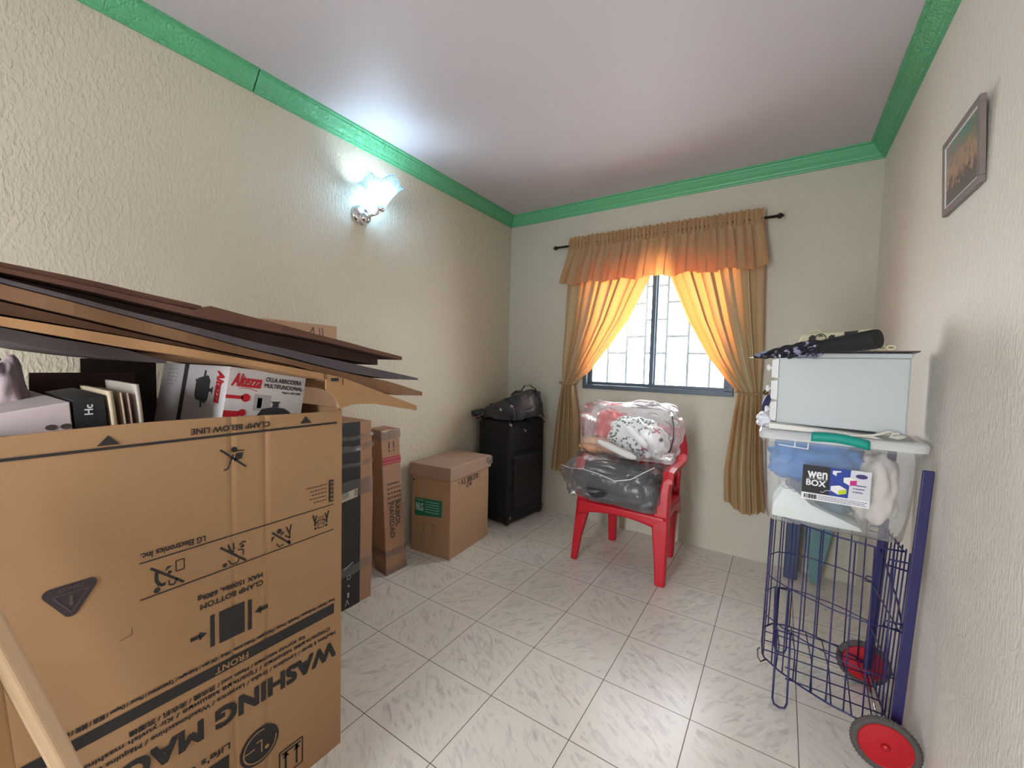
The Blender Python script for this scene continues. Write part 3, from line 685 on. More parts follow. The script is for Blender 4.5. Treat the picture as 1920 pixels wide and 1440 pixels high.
# ------------------------------------------------------------------ flattened cartons stacked over the box
def sheet(label, near, xn, depth, th, material, rise=0., name='flattened_carton', skew=0, flute=True):
    """near: list of (y, z) along the edge towards the camera; the slab runs depth metres towards the wall"""
    mb = MB(); nx = 6
    secs_top = []
    def pt(y, z_, k, top):
        s_ = k/(nx-1); w_ = .004*math.sin(9*y+3*s_)
        return Vector((xn-depth*s_, y+skew*s_, z_+rise*s_+w_+(th if top else 0)))
    V = {}
    for i, (y, z_) in enumerate(near):
        for k in range(nx):
            for tp in (0, 1): V[i, k, tp] = mb.bm.verts.new(pt(y, z_, k, tp))
    n = len(near); F = mb.bm.faces.new
    for i in range(n-1):
        for k in range(nx-1):
            F((V[i, k, 0], V[i+1, k, 0], V[i+1, k+1, 0], V[i, k+1, 0])); F((V[i, k, 1], V[i, k+1, 1], V[i+1, k+1, 1], V[i+1, k, 1]))
        F((V[i, 0, 0], V[i, 0, 1], V[i+1, 0, 1], V[i+1, 0, 0])); F((V[i, nx-1, 0], V[i+1, nx-1, 0], V[i+1, nx-1, 1], V[i, nx-1, 1]))
    for k in range(nx-1):
        F((V[0, k, 0], V[0, k+1, 0], V[0, k+1, 1], V[0, k, 1])); F((V[n-1, k, 0], V[n-1, k, 1], V[n-1, k+1, 1], V[n-1, k+1, 0]))
    o = obj(name, mb, material, None); return tag(o, label, 'cardboard', 'flattened cartons stacked over the big box')
def edge(y0, z0, y1, z1, n=14, bow=0): return [(y0+(y1-y0)*k/(n-1), z0+(z1-z0)*k/(n-1)+bow*math.sin(math.pi*k/(n-1))) for k in range(n)]
M_s1 = mat('cardboard_brown_a', (100, 70, 50), .8, bump=.1, bscale=14, var=.1); M_s2 = mat('cardboard_brown_b', (128, 94, 66), .8, bump=.1, bscale=14, var=.1)
M_s3 = mat('cardboard_grey_blue', (72, 64, 68), .7, bump=.1, bscale=14, var=.12); M_s4 = mat('cardboard_tan', (164, 124, 84), .75, bump=.1, bscale=14, var=.06)
def slab(label, top, bot, xn, depth, material, rise=.0):
    """top / bottom: (y, z) polylines of the near edge; both run on out of the photo at the left"""
    def ext(t): return [(-3.45, t[0][1]+(t[0][1]-t[1][1])/(t[1][0]-t[0][0])*(t[0][0]+3.45))]+t
    top, bot = sorted(ext(top)), sorted(ext(bot)); y1 = max(top[-1][0], bot[-1][0]); mb = MB(); n = 40; nx = 5; V = {}
    for i in range(n):
        y = -3.45+(y1+3.45)*i/(n-1); zt, zb = interp([(a, c) for a, c in top], y), interp([(a, c) for a, c in bot], y); zt = max(zt, zb+.004)
        for k in range(nx):
            s_ = k/(nx-1); x = xn-depth*s_+(.003*math.sin(31*y) if k == 0 else 0)
            V[i, k, 0] = mb.bm.verts.new((x, y, zb+rise*s_)); V[i, k, 1] = mb.bm.verts.new((x, y, zt+rise*s_))
    F = mb.bm.faces.new
    for i in range(n-1):
        for k in range(nx-1):
            F((V[i, k, 0], V[i+1, k, 0], V[i+1, k+1, 0], V[i, k+1, 0])); F((V[i, k, 1], V[i, k+1, 1], V[i+1, k+1, 1], V[i+1, k, 1]))
        F((V[i, 0, 0], V[i, 0, 1], V[i+1, 0, 1], V[i+1, 0, 0])); F((V[i, nx-1, 0], V[i+1, nx-1, 0], V[i+1, nx-1, 1], V[i, nx-1, 1]))
    for k in range(nx-1):
        F((V[0, k, 0], V[0, k+1, 0], V[0, k+1, 1], V[0, k, 1])); F((V[n-1, k, 0], V[n-1, k, 1], V[n-1, k+1, 1], V[n-1, k+1, 0]))
    o = obj('flattened_carton', mb, material, None); WM[o.name] = Matrix.Translation(o.location)
    return tag(o, label, 'cardboard', 'flattened cartons stacked over the big box')
M_s0 = mat('cardboard_umber', (92, 60, 48), .85, bump=.1, bscale=14, var=.1)
slab('short dark brown flattened carton, topmost of the stack over the big box', [(-3.072, 1.443), (-2.936, 1.428), (-2.771, 1.404)], [(-3.072, 1.434), (-2.936, 1.416), (-2.771, 1.392)], .972, .55, M_s0)
fb = slab('long dark brown flattened carton directly under the short topmost one', [(-3.072, 1.4325), (-2.936, 1.4145), (-2.779, 1.3905), (-2.754, 1.406), (-2.474, 1.356), (-2.159, 1.300)], [(-3.072, 1.424), (-2.936, 1.404), (-2.78, 1.376), (-2.474, 1.341), (-2.159, 1.288)], .98, .60, M_s0)
slab('dark carton pressed flat, third from the top of the stack', [(-3.072, 1.423), (-2.936, 1.402), (-2.78, 1.374), (-2.474, 1.338), (-2.25, 1.302)], [(-3.073, 1.415), (-2.937, 1.386), (-2.802, 1.358), (-2.653, 1.326), (-2.474, 1.300), (-2.225, 1.268)], .930, .55, mat('cardboard_blackish', (74, 50, 42), .85, var=.1))
slab('brown flattened carton with a short right end above the dark bluish one', [(-2.62, 1.345), (-2.474, 1.322), (-2.215, 1.284)], [(-2.62, 1.338), (-2.474, 1.308), (-2.245, 1.262)], .962, .02, M_s2)  if False else None
slab('dark bluish flattened carton with a ragged edge in the middle of the stack', [(-3.073, 1.413), (-2.904, 1.375), (-2.802, 1.355), (-2.653, 1.323), (-2.384, 1.275), (-2.082, 1.221)], [(-3.073, 1.406), (-2.904, 1.366), (-2.659, 1.306), (-2.591, 1.293), (-2.384, 1.245), (-2.225, 1.221), (-2.082, 1.214)], .988, .60, M_s3)
slab('mid brown flattened carton right under the dark bluish one', [(-3.073, 1.404), (-2.904, 1.364), (-2.659, 1.304), (-2.384, 1.243), (-2.225, 1.214), (-2.05, 1.167)], [(-3.074, 1.378), (-2.928, 1.344), (-2.75, 1.303), (-2.539, 1.262), (-2.201, 1.163), (-2.055, 1.153)], .978, .62, M_s2)
slab('second mid brown flattened carton, just above the lowest tan one', [(-3.074, 1.374), (-2.928, 1.340), (-2.75, 1.300), (-2.62, 1.274), (-2.54, 1.2585)], [(-3.074, 1.352), (-2.905, 1.324), (-2.659, 1.279), (-2.56, 1.262), (-2.54, 1.256)], .966, .60, M_s1)
lowest = slab('tan folded carton drooping past the box corner, lowest of the long ones', [(-3.074, 1.346), (-2.905, 1.320), (-2.659, 1.276), (-2.539, 1.255), (-2.45, 1.238)], [(-3.075, 1.331), (-2.906, 1.299), (-2.66, 1.263), (-2.539, 1.236), (-2.45, 1.222)], .992, .58, M_s4)
mb = MB(); fp = [(-2.46, 1.240), (-2.403, 1.228), (-2.091, 1.118), (-2.091, 1.100), (-2.281, 1.138), (-2.364, 1.143), (-2.411, 1.133), (-2.43, 1.168), (-2.46, 1.195)]
L0 = [(.990-.0*i, y, z_) for i, (y, z_) in enumerate(fp)]; mb.loft([L0, [(.984, y, z_) for y, z_ in fp]])
lab(obj('drooping_flap', mb, M_s4, lowest), 'drooping side flap')
mb = MB(); mb.loft([[(.984, -2.403, 1.224), (.984, -2.091, 1.114), (.984, -2.091, 1.104), (.984, -2.403, 1.214)], [(.55, -2.40, 1.226), (.55, -2.06, 1.13), (.55, -2.06, 1.12), (.55, -2.40, 1.216)]])
lab(obj('drooping_panel', mb, M_s4, lowest), 'drooping end of the folded carton')
P = Print((.9935, 0, 0), (0, 1, 0), (0, 0, 1), .001)
P.line([(-2.468, 1.242), (-2.468, 1.226)], .003); P.line([(-2.462, 1.2405), (-2.462, 1.2245)], .002); P.done('black_marks', M_ink, lowest)
P = Print((.991, 0, 0), (0, 1, 0), (0, 0, 1), .001); P.line([(-2.405, 1.227), (-2.405, 1.206)], .003); P.rect(-2.445, 1.218, -2.42, 1.228); P.done('black_patch', M_ink, lowest)
slab('thin dark grey carton sheet sagging below the left end of the stack', [(-3.075, 1.329), (-3.012, 1.314), (-2.906, 1.296), (-2.833, 1.272)], [(-3.075, 1.306), (-3.012, 1.290), (-2.939, 1.278), (-2.833, 1.266)], .955, .5, mat('dark_grey_card', (62, 52, 56), .7))

# ------------------------------------------------------------------ leaning sheets at the lower left corner, close to the camera
def lean(label, y0, z0, y1, z1, th, x0, x1, material):
    dy = th
    mb = MB(); n = 10; secs = []
    for k in range(n):
        s_ = k/(n-1); y = y0+(y1-y0)*s_+.006*math.sin(3*s_); z_ = z0+(z1-z0)*s_
        secs.append([(x0, y-dy, z_), (x1, y-dy, z_), (x1+.004, y-dy/2, z_), (x1, y, z_), (x0, y, z_)])
    return tag(obj('cardboard_sheet', mb.loft(secs), material, None, smooth=False, bevel=.003), label, 'cardboard')
lean('pale cardboard sheet leaning on the big box at the lower left corner', -2.885, .002, -3.135, 1.01, .030, 1.00, 1.20, mat('cardboard_pale', (190, 160, 128), .75, bump=.1, bscale=20))
lean('yellowish cardboard sheet at the left photo edge, beside the pale leaning sheet', -3.068, .002, -3.112, .86, .03, 1.03, 1.20, M_s4)

# ------------------------------------------------------------------ cartons along the left wall
tb = thing('tall_carton', 'tall taped cardboard carton with a wide black stripe behind the big box', 'box', (.18, -2.06, 0))
mb = MB(); mb.loft([[(.05, -2.36, 0), (.317, -2.36, 0), (.317, -1.762, 0), (.05, -1.762, 0)], [(.05, -2.36, .5), (.320, -2.36, .5), (.320, -1.757, .5), (.05, -1.76, .5)], [(.05, -2.36, .962), (.312, -2.36, .972), (.312, -1.765, .962), (.05, -1.765, .962)]])
obj('carton', mb, M_card2, tb, bevel=.004)
P = Print((.319, 0, 0), (0, 1, 0), (0, 0, 1), .0015)
mb = MB(); mb.grid(lambda u, v: Vector((interp([(0, .318), (.5, .321), (.965, .3135)], .962*v)+.0012, -2.25+.413*u, .965*v)), 2, 12)
st = obj('black_stripe', mb, mat('black_print', (38, 37, 38), .5, bump=.3, bscale=12), tb)
mb = MB()
for z_, h_ in ((.60, .05), (.565, .03), (.86, .02), (.80, .03), (.16, .05), (.72, .02)):
    lab(obj('packing_tape', MB().grid(lambda u, v, z_=z_, h_=h_: Vector((.3235+.0015*math.sin(40*u+z_*9), -2.35+.59*u, z_+h_*v+.02*u+.004*math.sin(20*u+9*z_))), 40, 4), M_tape, tb, smooth=True), 'clear wrinkled packing tape')
mb = MB(); mb.grid(lambda u, v: Vector((.3228, -1.955+.1*u+.004*math.sin(9*v), .565+.045*v+.01*u)), 8, 4); 
lab(obj('torn_patch', mb, mat('torn_paper', (180, 170, 156), .6, bump=.4, bscale=30), tb), 'torn pale patch on the stripe')
P = Print((.3225, 0, 0), (0, 1, 0), (0, 0, 1), .0008)
P.ring((-1.905, .165), .010, .004, 16); P.rect(-1.911, .115, -1.901, .125); P.rect(-1.914, .06, -1.903, .085); P.line([(-1.925, .02), (-1.915, .05), (-1.905, .02)], .004); P.line([(-1.935, .215), (-1.88, .235)], .006)
P.done('white_symbols', mat('chalk_ink', (176, 172, 168), .6), tb)

nc = thing('narrow_carton', 'narrow taped cardboard carton leaning upright against the wall, marked in handwriting', 'box', (.15, -1.5, 0))
def NC(s_):   # section at height fraction s_
    z_ = .862*s_; xo = -.083*s_
    return [(.086+xo, -1.556+.0*s_, z_), (.222+xo, -1.578+.016*s_, z_), (.222+xo+.004*s_, -1.425, z_), (.088+xo, -1.420, z_)]
mb = MB(); mb.loft([NC(k/8) for k in range(9)]); obj('carton', mb, M_card2, nc, bevel=.005)
def NP(off_): 
    a = Vector(NC(0)[1]); b_ = Vector(NC(0)[2]); c_ = Vector(NC(1)[1]); return Print(a, b_-a, (c_-a), off_)
ey = NP(.003)
P = NP(.003); P.rect(.004, .655, .142, .700); P.done('red_band', mat('wine_red_print', (166, 44, 62), .5), nc, 'wine red stripe')
P = NP(.004); P.rect(.004, .664, .142, .668); P.rect(.004, .686, .142, .690); P.rect(.002, .585, .146, .5875)
P.done('stripe_lines', M_card4, nc)
P = NP(.003); random.seed(3)
for r_ in range(5):
    u_ = .030
    while u_ < .125: l_ = .008+.012*random.random(); P.rect(u_, .530-.028*r_, u_+l_, .540-.028*r_); u_ += l_+.007 if r_ else .014
for r_ in range(2): P.rect(.05+.035*r_, .75, .06+.035*r_, .79); P.rect(.05+.035*r_, .73, .06+.035*r_, .74)
P.done('printed_rows', M_inkg, nc); P = NP(.003); P.text('ARBOL', .085, .27, .034, .16, rot90=-1); P.done('handwriting', M_inkg, nc, 'handwritten word ARBOL'); P = NP(.003); P.text('NAVIDAD', .040, .21, .034, .21, rot90=-1)
P.done('handwriting', M_inkg, nc, 'handwritten word NAVIDAD')
mb = MB()
for s0, s1 in ((.0, .045), (.115, .165), (.93, .995)):
    def f(u, v, s0=s0, s1=s1):
        a = NC(s0+(s1-s0)*v); q = [Vector(p) for p in a]; q = [q[0], q[1], q[2], q[3]]; c_ = sum(q, Vector())/4; q = [c_+(p-c_)*1.05 for p in q]
        t_ = u*3; i = min(2, int(t_)); p = q[i].lerp(q[i+1], t_-i); p.x += .002*math.sin(60*u+9*s0); return p
    lab(obj('packing_tape', MB().grid(f, 40, 5), M_tape, nc, smooth=True), 'clear packing tape')

bc_ = thing('cardboard_box', 'brown cardboard carton against the wall, its top showing behind the stacked flattened cartons', 'box', (.16, -2.11, .972))
mb = MB(); mb.loft([[(.02, -2.30, .974), (.29, -2.30, .974), (.29, -1.955, .974), (.02, -1.955, .974)], [(.02, -2.30, 1.45), (.29, -2.30, 1.45), (.29, -1.957, 1.445), (.02, -1.955, 1.445)]])
obj('carton', mb, mat('cardboard_tan_red', (178, 142, 112), .7, var=.05), bc_, bevel=.003)
P = Print((.29, 0, 0), (0, 1, 0), (0, 0, 1), .0015); P.line([(-2.10, 1.395), (-2.08, 1.43), (-2.075, 1.39)], .004); P.line([(-2.05, 1.43), (-2.045, 1.39)], .003); P.line([(-2.035, 1.43), (-2.03, 1.39)], .003)
P.done('ink_mark', M_inkg, bc_)

# lidded carton
lb = thing('lidded_carton', 'brown lidded cardboard carton with a green sticker on the floor beside the suitcase', 'box', (.22, -.98, 0))
ca, cb_, cc_ = Vector((.390, -1.213, 0)), Vector((.071, -1.243, 0)), Vector((.352, -.748, 0))
cdn = cb_+(cc_-ca)
def grow(pts, g, z_): c_ = sum(pts, Vector())/4; return [((p-c_)*(1+g/((p-c_).length))+c_)+Vector((0, 0, z_)) for p in pts]
base = [cb_, ca, cc_, cdn]
M_c5 = mat('cardboard_plain', (176, 142, 112), .72, bump=.1, bscale=14, var=.06)
obj('carton', MB().loft([grow(base, 0, 0), grow(base, .0, .3), grow(base, -.002, .575)]), M_c5, lb, bevel=.003)
lid = obj('lid', MB().loft([grow(base, .018, .518), grow(base, .016, .60), grow(base, .012, .604)]), mat('lid_card', (164, 136, 118), .7, bump=.1, bscale=10, var=.05), lb, bevel=.004)
dr = (cc_-ca).normalized()
mb = MB(); p0 = grow(base, .020, .60)[2]; mb.box(p0+Vector((.004, -.03, -.03)), (.006, .075, .055), Matrix.Rotation(R(5), 3, 'Z')); lab(obj('torn_corner', mb, M_tape, lid), 'clear tape on the lid corner')
dl = (ca-cb_).normalized()
P = Print(cb_, dl, (0, 0, 1), .001); P.poly([(.030, .245), (.255, .268), (.258, .378), (.032, .368)]); P.done('green_sticker', mat('green_label', (40, 118, 92), .45), lb, 'green printed sticker')
P = Print(cb_, dl, (0, 0, 1), .002); P.text('NLG', .042, .285, .060, .050)
for k in range(5): P.line([(.12, .352-.017*k), (.235, .356-.017*k)], .004)
P.line([(.045, .355), (.11, .357)], .004); P.done('sticker_lettering', mat('pale_green_ink', (176, 214, 198), .5), lb)
P = Print(cb_, dl, (0, 0, 1), .001); P.disc((.018, .485), .007); P.done('hand_hole', M_ink, lb)
P = Print(ca, dr, (0, 0, 1), .001); P.text('A.S. 20% ETB', .115, .468, .205, .035, slope=0); P.text('12 W', .175, .435, .07, .026)
for u_ in (.09, .345): P.line([(u_, .44), (u_, .495)], .003); P.line([(u_-.006, .485), (u_, .497), (u_+.006, .485)], .003)
P.done('side_print', M_inkg, lb)
P = Print(cb_, dl, (0, 0, 1), .001); P.line([(.105, .13), (.105, .21), (.11, .215)], .005); P.line([(.095, .13), (.115, .13)], .004); P.line([(.17, .205), (.21, .195)], .006); P.line([(.165, .175), (.215, .165)], .005); P.line([(.185, .215), (.18, .12)], .004)
P.done('stain_marks', mat('brown_stain', (140, 104, 78), .7), lb)

# ------------------------------------------------------------------ suitcase and backpack
su = thing('suitcase', 'large black fabric suitcase standing upright in the back left corner', 'suitcase', (.24, -.30, 0))
sa_, sb_ = Vector((.386, -.535, 0)), Vector((.075, -.520, 0)); sc_ = Vector((.445, -.075, 0)); sd_ = sb_+(sc_-sa_)
base = [sb_, sa_, sc_, sd_]
mb = MB(); mb.loft([grow(base, -.016, .012), grow(base, 0, .035), grow(base, 0, .45), grow(base, -.004, .80), grow(base, -.02, .835)])
obj('case_body', mb, M_black, su, bevel=.018)
mb = MB()
for z_ in (.07, .79):
    obj('piping', MB().tube([p+Vector((0, 0, z_)) for p in grow(base, -.004, 0)], .006, 8, closed=True), M_blackpl, su)
def on_s(u, z_, o_=.0): n_ = Vector((1, -.13, 0)).normalized(); return sa_.lerp(sc_, u)+n_*o_+Vector((0, 0, z_))
mb = MB(); mb.loft([[on_s(.12, .12), on_s(.88, .12), on_s(.88, .55), on_s(.12, .55)], [on_s(.15, .15, .022), on_s(.85, .15, .022), on_s(.85, .52, .022), on_s(.15, .52, .022)]])
obj('front_pocket', mb, M_black, su, bevel=.008)
mb = MB().tube([on_s(.14, .575, .004), on_s(.86, .575, .004)], .003, 6); obj('zipper', mb, M_blackpl, su)
for p in grow(base, -.03, 0):
    obj('wheel', MB().lathe([(.001, -.012), (.022, -.012), (.024, -.006), (.024, .006), (.022, .012), (.001, .012)], p+Vector((-.01, .012, .024)), (0, 1, 0), 20), M_blackpl, su, smooth=True)
obj('corner_guard', MB().box(sa_+Vector((-.004, .004, .05)), (.035, .035, .07)), M_blackpl, su, bevel=.01)
P = Print(sa_+Vector((.002, .012, 0)), (sc_-sa_), (0, 0, 1), .014); P.rect(.002, .055, .012, .062); P.rect(.003, .066, .010, .082); P.done('small_tag', M_paper, su)

bk = thing('backpack', 'dark grey backpack with buckled straps slumped on top of the suitcase', 'backpack', (.27, -.3, .836))
def bpf(u, v):
    # slumped bag: low at the wall end, tall at the right
    th = 2*math.pi*u; ph = v*math.pi/2*.999
    c_, s_ = math.cos(th), math.sin(th)
    sg = lambda x, p: math.copysign(abs(x)**p, x)
    x = sg(c_, .7)*math.cos(ph)**.6; y = sg(s_, .7)*math.cos(ph)**.6
    hgt = .10+.155*sm(-.6, .75, x)*(.6+.4*sm(-.8, .4, y))
    p = Vector((.255+.245*x, -.30+.235*y, .838+hgt*math.sin(ph)))
    k = .026*noise.noise(p*9)-.050*abs(noise.noise(Vector((p.x*9, p.y*9, p.z*5+3))))+.02*abs(noise.noise(p*24)) + .008
    if ph < .25: p.z -= .0
    return p+Vector((c_*k, s_*k, abs(k)))
M_bk = mat('dark_grey_nylon', (52, 52, 56), .45, bump=.4, bscale=60)
mb = MB().grid(bpf, 64, 24, closeu=True); obj('bag_body', mb, M_bk, bk, smooth=True)
mb = MB(); blob(mb, (.40, -.40, .90), (.075, .05, .028), e=.8, amp=.008, seed=2); obj('front_pouch', mb, M_bk, bk, smooth=True)
mb = MB(); blob(mb, (.06, -.50, .865), (.055, .06, .035), e=.9, amp=.01, seed=8); obj('end_flap', mb, M_bk, bk, smooth=True)
def strap(pts, w_=.018):
    mb = MB(); pts = [Vector(p) for p in pts]
    for a, b_ in zip(pts, pts[1:]):
        d = (b_-a); q = d.to_track_quat('X', 'Z').to_matrix(); mb.box((a+b_)/2, (d.length*1.08, w_, .004), q)
    return mb
obj('strap', strap([(.14, -.56, .915), (.24, -.57, .935), (.33, -.575, .925), (.39, -.575, .88), (.42, -.565, .81), (.445, -.53, .765), (.465, -.47, .76), (.475, -.42, .80), (.48, -.37, .86)]), M_black, bk)
obj('strap', strap([(.36, -.52, 1.0), (.41, -.545, .96), (.435, -.55, .91), (.44, -.55, .85), (.45, -.54, .80)]), M_black, bk)
obj('strap', strap([(.30, -.25, 1.05), (.34, -.25, 1.10), (.39, -.25, 1.105), (.44, -.25, 1.08), (.49, -.26, 1.0)], .014), M_black, bk)
for p in ((.335, -.585, .925), (.425, -.575, .815), (.415, -.555, .955), (.475, -.455, .765)):
    obj('buckle', MB().box(p, (.026, .012, .018), Matrix.Rotation(.5, 3, 'Y')), mat('steel', (190, 190, 195), .25, metal=1), bk, bevel=.003)
obj('red_lining', MB().tube([(.03, -.56, .86), (.06, -.565, .84), (.09, -.565, .85), (.12, -.565, .845)], .004, 6), mat('pink_lining', (150, 90, 100), .6), bk)

# ------------------------------------------------------------------ red plastic chair
ch = thing('plastic_armchair', 'red moulded plastic armchair in front of the window', 'chair', (1.33, -.49, 0))
def leg(path): return MB().bars(path)
obj('leg', leg([(1.035, -.700, 0, .040, .040), (1.050, -.690, .15, .052, .048), (1.075, -.675, .33, .080, .060), (1.085, -.665, .40, .090, .070)]), M_red, ch, bevel=.01, smooth=False)
obj('leg', leg([(1.592, -.715, 0, .058, .045), (1.587, -.708, .15, .068, .052), (1.578, -.695, .33, .092, .062), (1.578, -.685, .42, .085, .070), (1.592, -.670, .55, .055, .075), (1.604, -.650, .655, .050, .085)]), M_red, ch, bevel=.01)
obj('leg', leg([(1.142, -.262, 0, .052, .045), (1.140, -.268, .2, .060, .052), (1.130, -.290, .40, .075, .060)]), M_red, ch, bevel=.01)
obj('leg', leg([(1.552, -.285, 0, .048, .045), (1.556, -.290, .2, .056, .052), (1.566, -.300, .40, .07, .060)]), M_red, ch, bevel=.01)
def seatf(u, v):
    x = 1.06+.54*u; y = -.715+.45*v
    return Vector((x, y, .415 - .018*math.sin(math.pi*u)*math.sin(math.pi*v) + .008*v + (.0 if v > .05 else -.012)))
obj('seat', MB().grid(seatf, 20, 16), M_red, ch, smooth=True, solid=.012)
mb = MB()
def ap(u, v): # front apron with arched lower edge
    x = 1.05+.56*u; zb = .300+.065*math.sin(math.pi*u)**.6
    return Vector((x, -.718-.006*math.sin(math.pi*u), .41+(zb-.41)*v))
mb.grid(ap, 28, 5); obj('front_apron', mb, M_red, ch, smooth=True, solid=.008)
for x in (1.60, 1.075):
    mb = MB(); mb.grid(lambda u, v, x=x: Vector((x, -.70+.43*u, .415-(.11-.07*math.sin(math.pi*u))*v)), 16, 4); obj('side_apron', mb, M_red, ch, smooth=True, solid=.008)
for s_, x in ((1, 1.606), (-1, 1.058)):
    mb = MB(); secs = []
    for y, z_, xo, w_ in ((-.705, .625, .002, .05), (-.69, .665, 0, .06), (-.62, .680, .004, .062), (-.50, .684, .010, .058), (-.38, .688, .012, .056), (-.30, .705, .006, .052), (-.25, .775, -.004, .045), (-.235, .85, -.025, .040)):
        X = x+s_*xo; secs.append([(X-w_/2, y, z_-.012), (X+w_/2, y, z_-.020), (X+w_/2, y+.006, z_+.004), (X, y+.004, z_+.012), (X-w_/2, y+.006, z_+.004)])
    obj('armrest', mb.loft(secs), M_red, ch, bevel=.005)
obj('leg_arm_post' if False else 'armrest_post', leg([(1.078, -.675, .40, .07, .06), (1.062, -.665, .55, .05, .07), (1.056, -.65, .655, .05, .08)]), M_red, ch, bevel=.01)
def backp(x, z_): t_ = (x-1.332)/.27; return Vector((x, -.262 + .0 - .10*0 + .045*(1-t_*t_) + .06*(z_-.42)/.44, z_))
mb = MB()
mb.grid(lambda u, v: backp(1.075+.514*u, .80+.065*v+.02*math.sin(math.pi*u)), 20, 4); mb.grid(lambda u, v: backp(1.09+.484*u, .42+.06*v), 20, 3)
for k in range(7): mb.grid(lambda u, v, k=k: backp(1.095+.068*k+.035*u, .47+.34*v), 3, 6)
mb.grid(lambda u, v: backp(1.075+.04*u, .42+.42*v), 3, 8); mb.grid(lambda u, v: backp(1.55+.04*u, .42+.42*v), 3, 8)
obj('backrest', mb, M_red, ch, smooth=True, solid=.009)

# things in clear bags on the chair
mb = MB(); blob(mb, (1.25, -.595, .535), (.245, .165, .112), e=.62, amp=.02, seed=1, creases=.5)
o = obj('fabric_bundle', mb, mat('charcoal_fabric', (58, 60, 64), .8, bump=.6, bscale=20), None, smooth=True); WM[o.name] = Matrix.Translation(o.location)
tag(o, 'charcoal grey fabric bundle in the lower clear bag on the red chair', 'fabric bundle')
lab(obj('open_end', MB().lathe([(.001, 0), (.060, .0), (.075, .01), (.080, .03), (.072, .045)], (1.20, -.772, .525), (0, 1, 0), 32), mat('charcoal_dark', (40, 41, 45), .85), o, smooth=True), 'round end of the roll')
mb = MB(); blob(mb, (1.455, -.58, .51), (.085, .135, .085), e=.55, amp=.02, seed=11, creases=.5)
tag(obj('folded_fabric', mb, MATS['charcoal_fabric'], None, smooth=True), 'dark grey folded fabric at the right end of the lower clear bag', 'fabric bundle')
m, nt, b, N = nodes_mat('dotted_fabric'); L = nt.links.new; tc = N('ShaderNodeTexCoord')
vo = N('ShaderNodeTexVoronoi'); vo.inputs['Scale'].default_value = 48; L(tc.outputs['Object'], vo.inputs[0])
ns = N('ShaderNodeTexNoise'); ns.inputs['Scale'].default_value = 7; L(tc.outputs['Object'], ns.inputs[0])
dot = mth('MULTIPLY', mth('LESS_THAN', vo.outputs['Distance'], .42), mth('GREATER_THAN', ns.outputs['Fac'], .40))
mx = N('ShaderNodeMix'); mx.data_type = 'RGBA'; mx.inputs[6].default_value = lin(224, 226, 224); mx.inputs[7].default_value = lin(58, 84, 72); L(dot, mx.inputs[0]); L(mx.outputs[2], b.inputs['Base Color']); M_dot = m
mb = MB(); blob(mb, (1.33, -.48, .82), (.165, .085, .125), e=.8, amp=.02, seed=3)
tag(obj('cushion', mb, M_dot, None, smooth=True), 'white cushion with green dots in the upper clear bag on the chair', 'cushion')
mb = MB(); blob(mb, (1.135, -.40, .855), (.085, .07, .105), e=.7, amp=.015, seed=5)
tag(obj('cushion', mb, mat('red_fabric', (196, 40, 40), .8, bump=.3, bscale=60), None, smooth=True), 'red cushion at the left of the upper clear bag', 'cushion')
mb = MB(); blob(mb, (1.10, -.50, .735), (.12, .09, .05), e=.8, amp=.015, seed=6)
tag(obj('folded_cloth', mb, mat('peach_fabric', (206, 158, 128), .8, bump=.3, bscale=60), None, smooth=True), 'peach coloured folded cloth under the red cushion', 'cloth')
M_wf = mat('white_plush', (226, 224, 222), .85, bump=.3, bscale=80)
mb = MB().tube([(1.12, -.60, .785), (1.19, -.612, .772), (1.27, -.618, .748), (1.35, -.618, .722), (1.40, -.612, .71)], [.012, .022, .026, .026, .014], 14)
tag(obj('stuffed_limb', mb, M_wf, None, smooth=True, subd=1), 'lower white stuffed fabric roll in front of the dotted cushion', 'soft toy')
mb = MB().tube([(1.30, -.56, .90), (1.35, -.575, .865), (1.41, -.58, .82), (1.45, -.575, .775)], [.014, .024, .028, .018], 14)
tag(obj('stuffed_limb', mb, M_wf, None, smooth=True, subd=1), 'upper white stuffed fabric roll slanting across the dotted cushion', 'soft toy')
mb = MB(); blob(mb, (1.47, -.47, .80), (.075, .085, .10), e=.85, amp=.015, seed=9); toy = obj('stuffed_toy', mb, M_wf, None, smooth=True); WM[toy.name] = Matrix.Translation(toy.location)
tag(toy, 'white stuffed toy with red stitched crosses at the right of the upper clear bag', 'soft toy')
mb = MB()
for (x, y, z_) in ((1.43, -.575, .775), (1.50, -.565, .89)):
    for s_ in (-1, 1): mb.tube([(x-.022, y, z_-.016*s_), (x, y-.008, z_), (x+.022, y, z_+.016*s_)], .004, 6)
obj('red_cross', mb, mat('red_yarn', (176, 24, 60), .8), toy)
obj('black_nose', MB().lathe([(.001, -.012), (.012, -.006), (.012, .006), (.001, .012)], (1.525, -.553, .835), (0, 1, 0), 14), M_blackpl, toy, smooth=True)
def bagf(c, rad, seed, e, cr, fl, amp=.05):
    mb = MB(); blob(mb, c, rad, e=e, amp=amp, fs=3.2, seed=seed, nu=120, nv=70, flat=fl, creases=cr); return mb
lbg = obj('clear_bag', bagf((1.245, -.600, .550), (.305, .205, .135), 21, .5, .8, .432, .035), M_film, None, smooth=True)
tag(lbg, 'clear plastic bag round the charcoal bundle on the chair seat', 'plastic bag')
ubg = thing('clear_bag', 'clear zipped plastic bag of cushions on top of the lower bag, under the window', 'plastic bag', (1.32, -.45, .68))
obj('plastic_film', bagf((1.315, -.455, .855), (.300, .160, .185), 33, .5, .7, .690, .035), M_film, ubg, smooth=True)
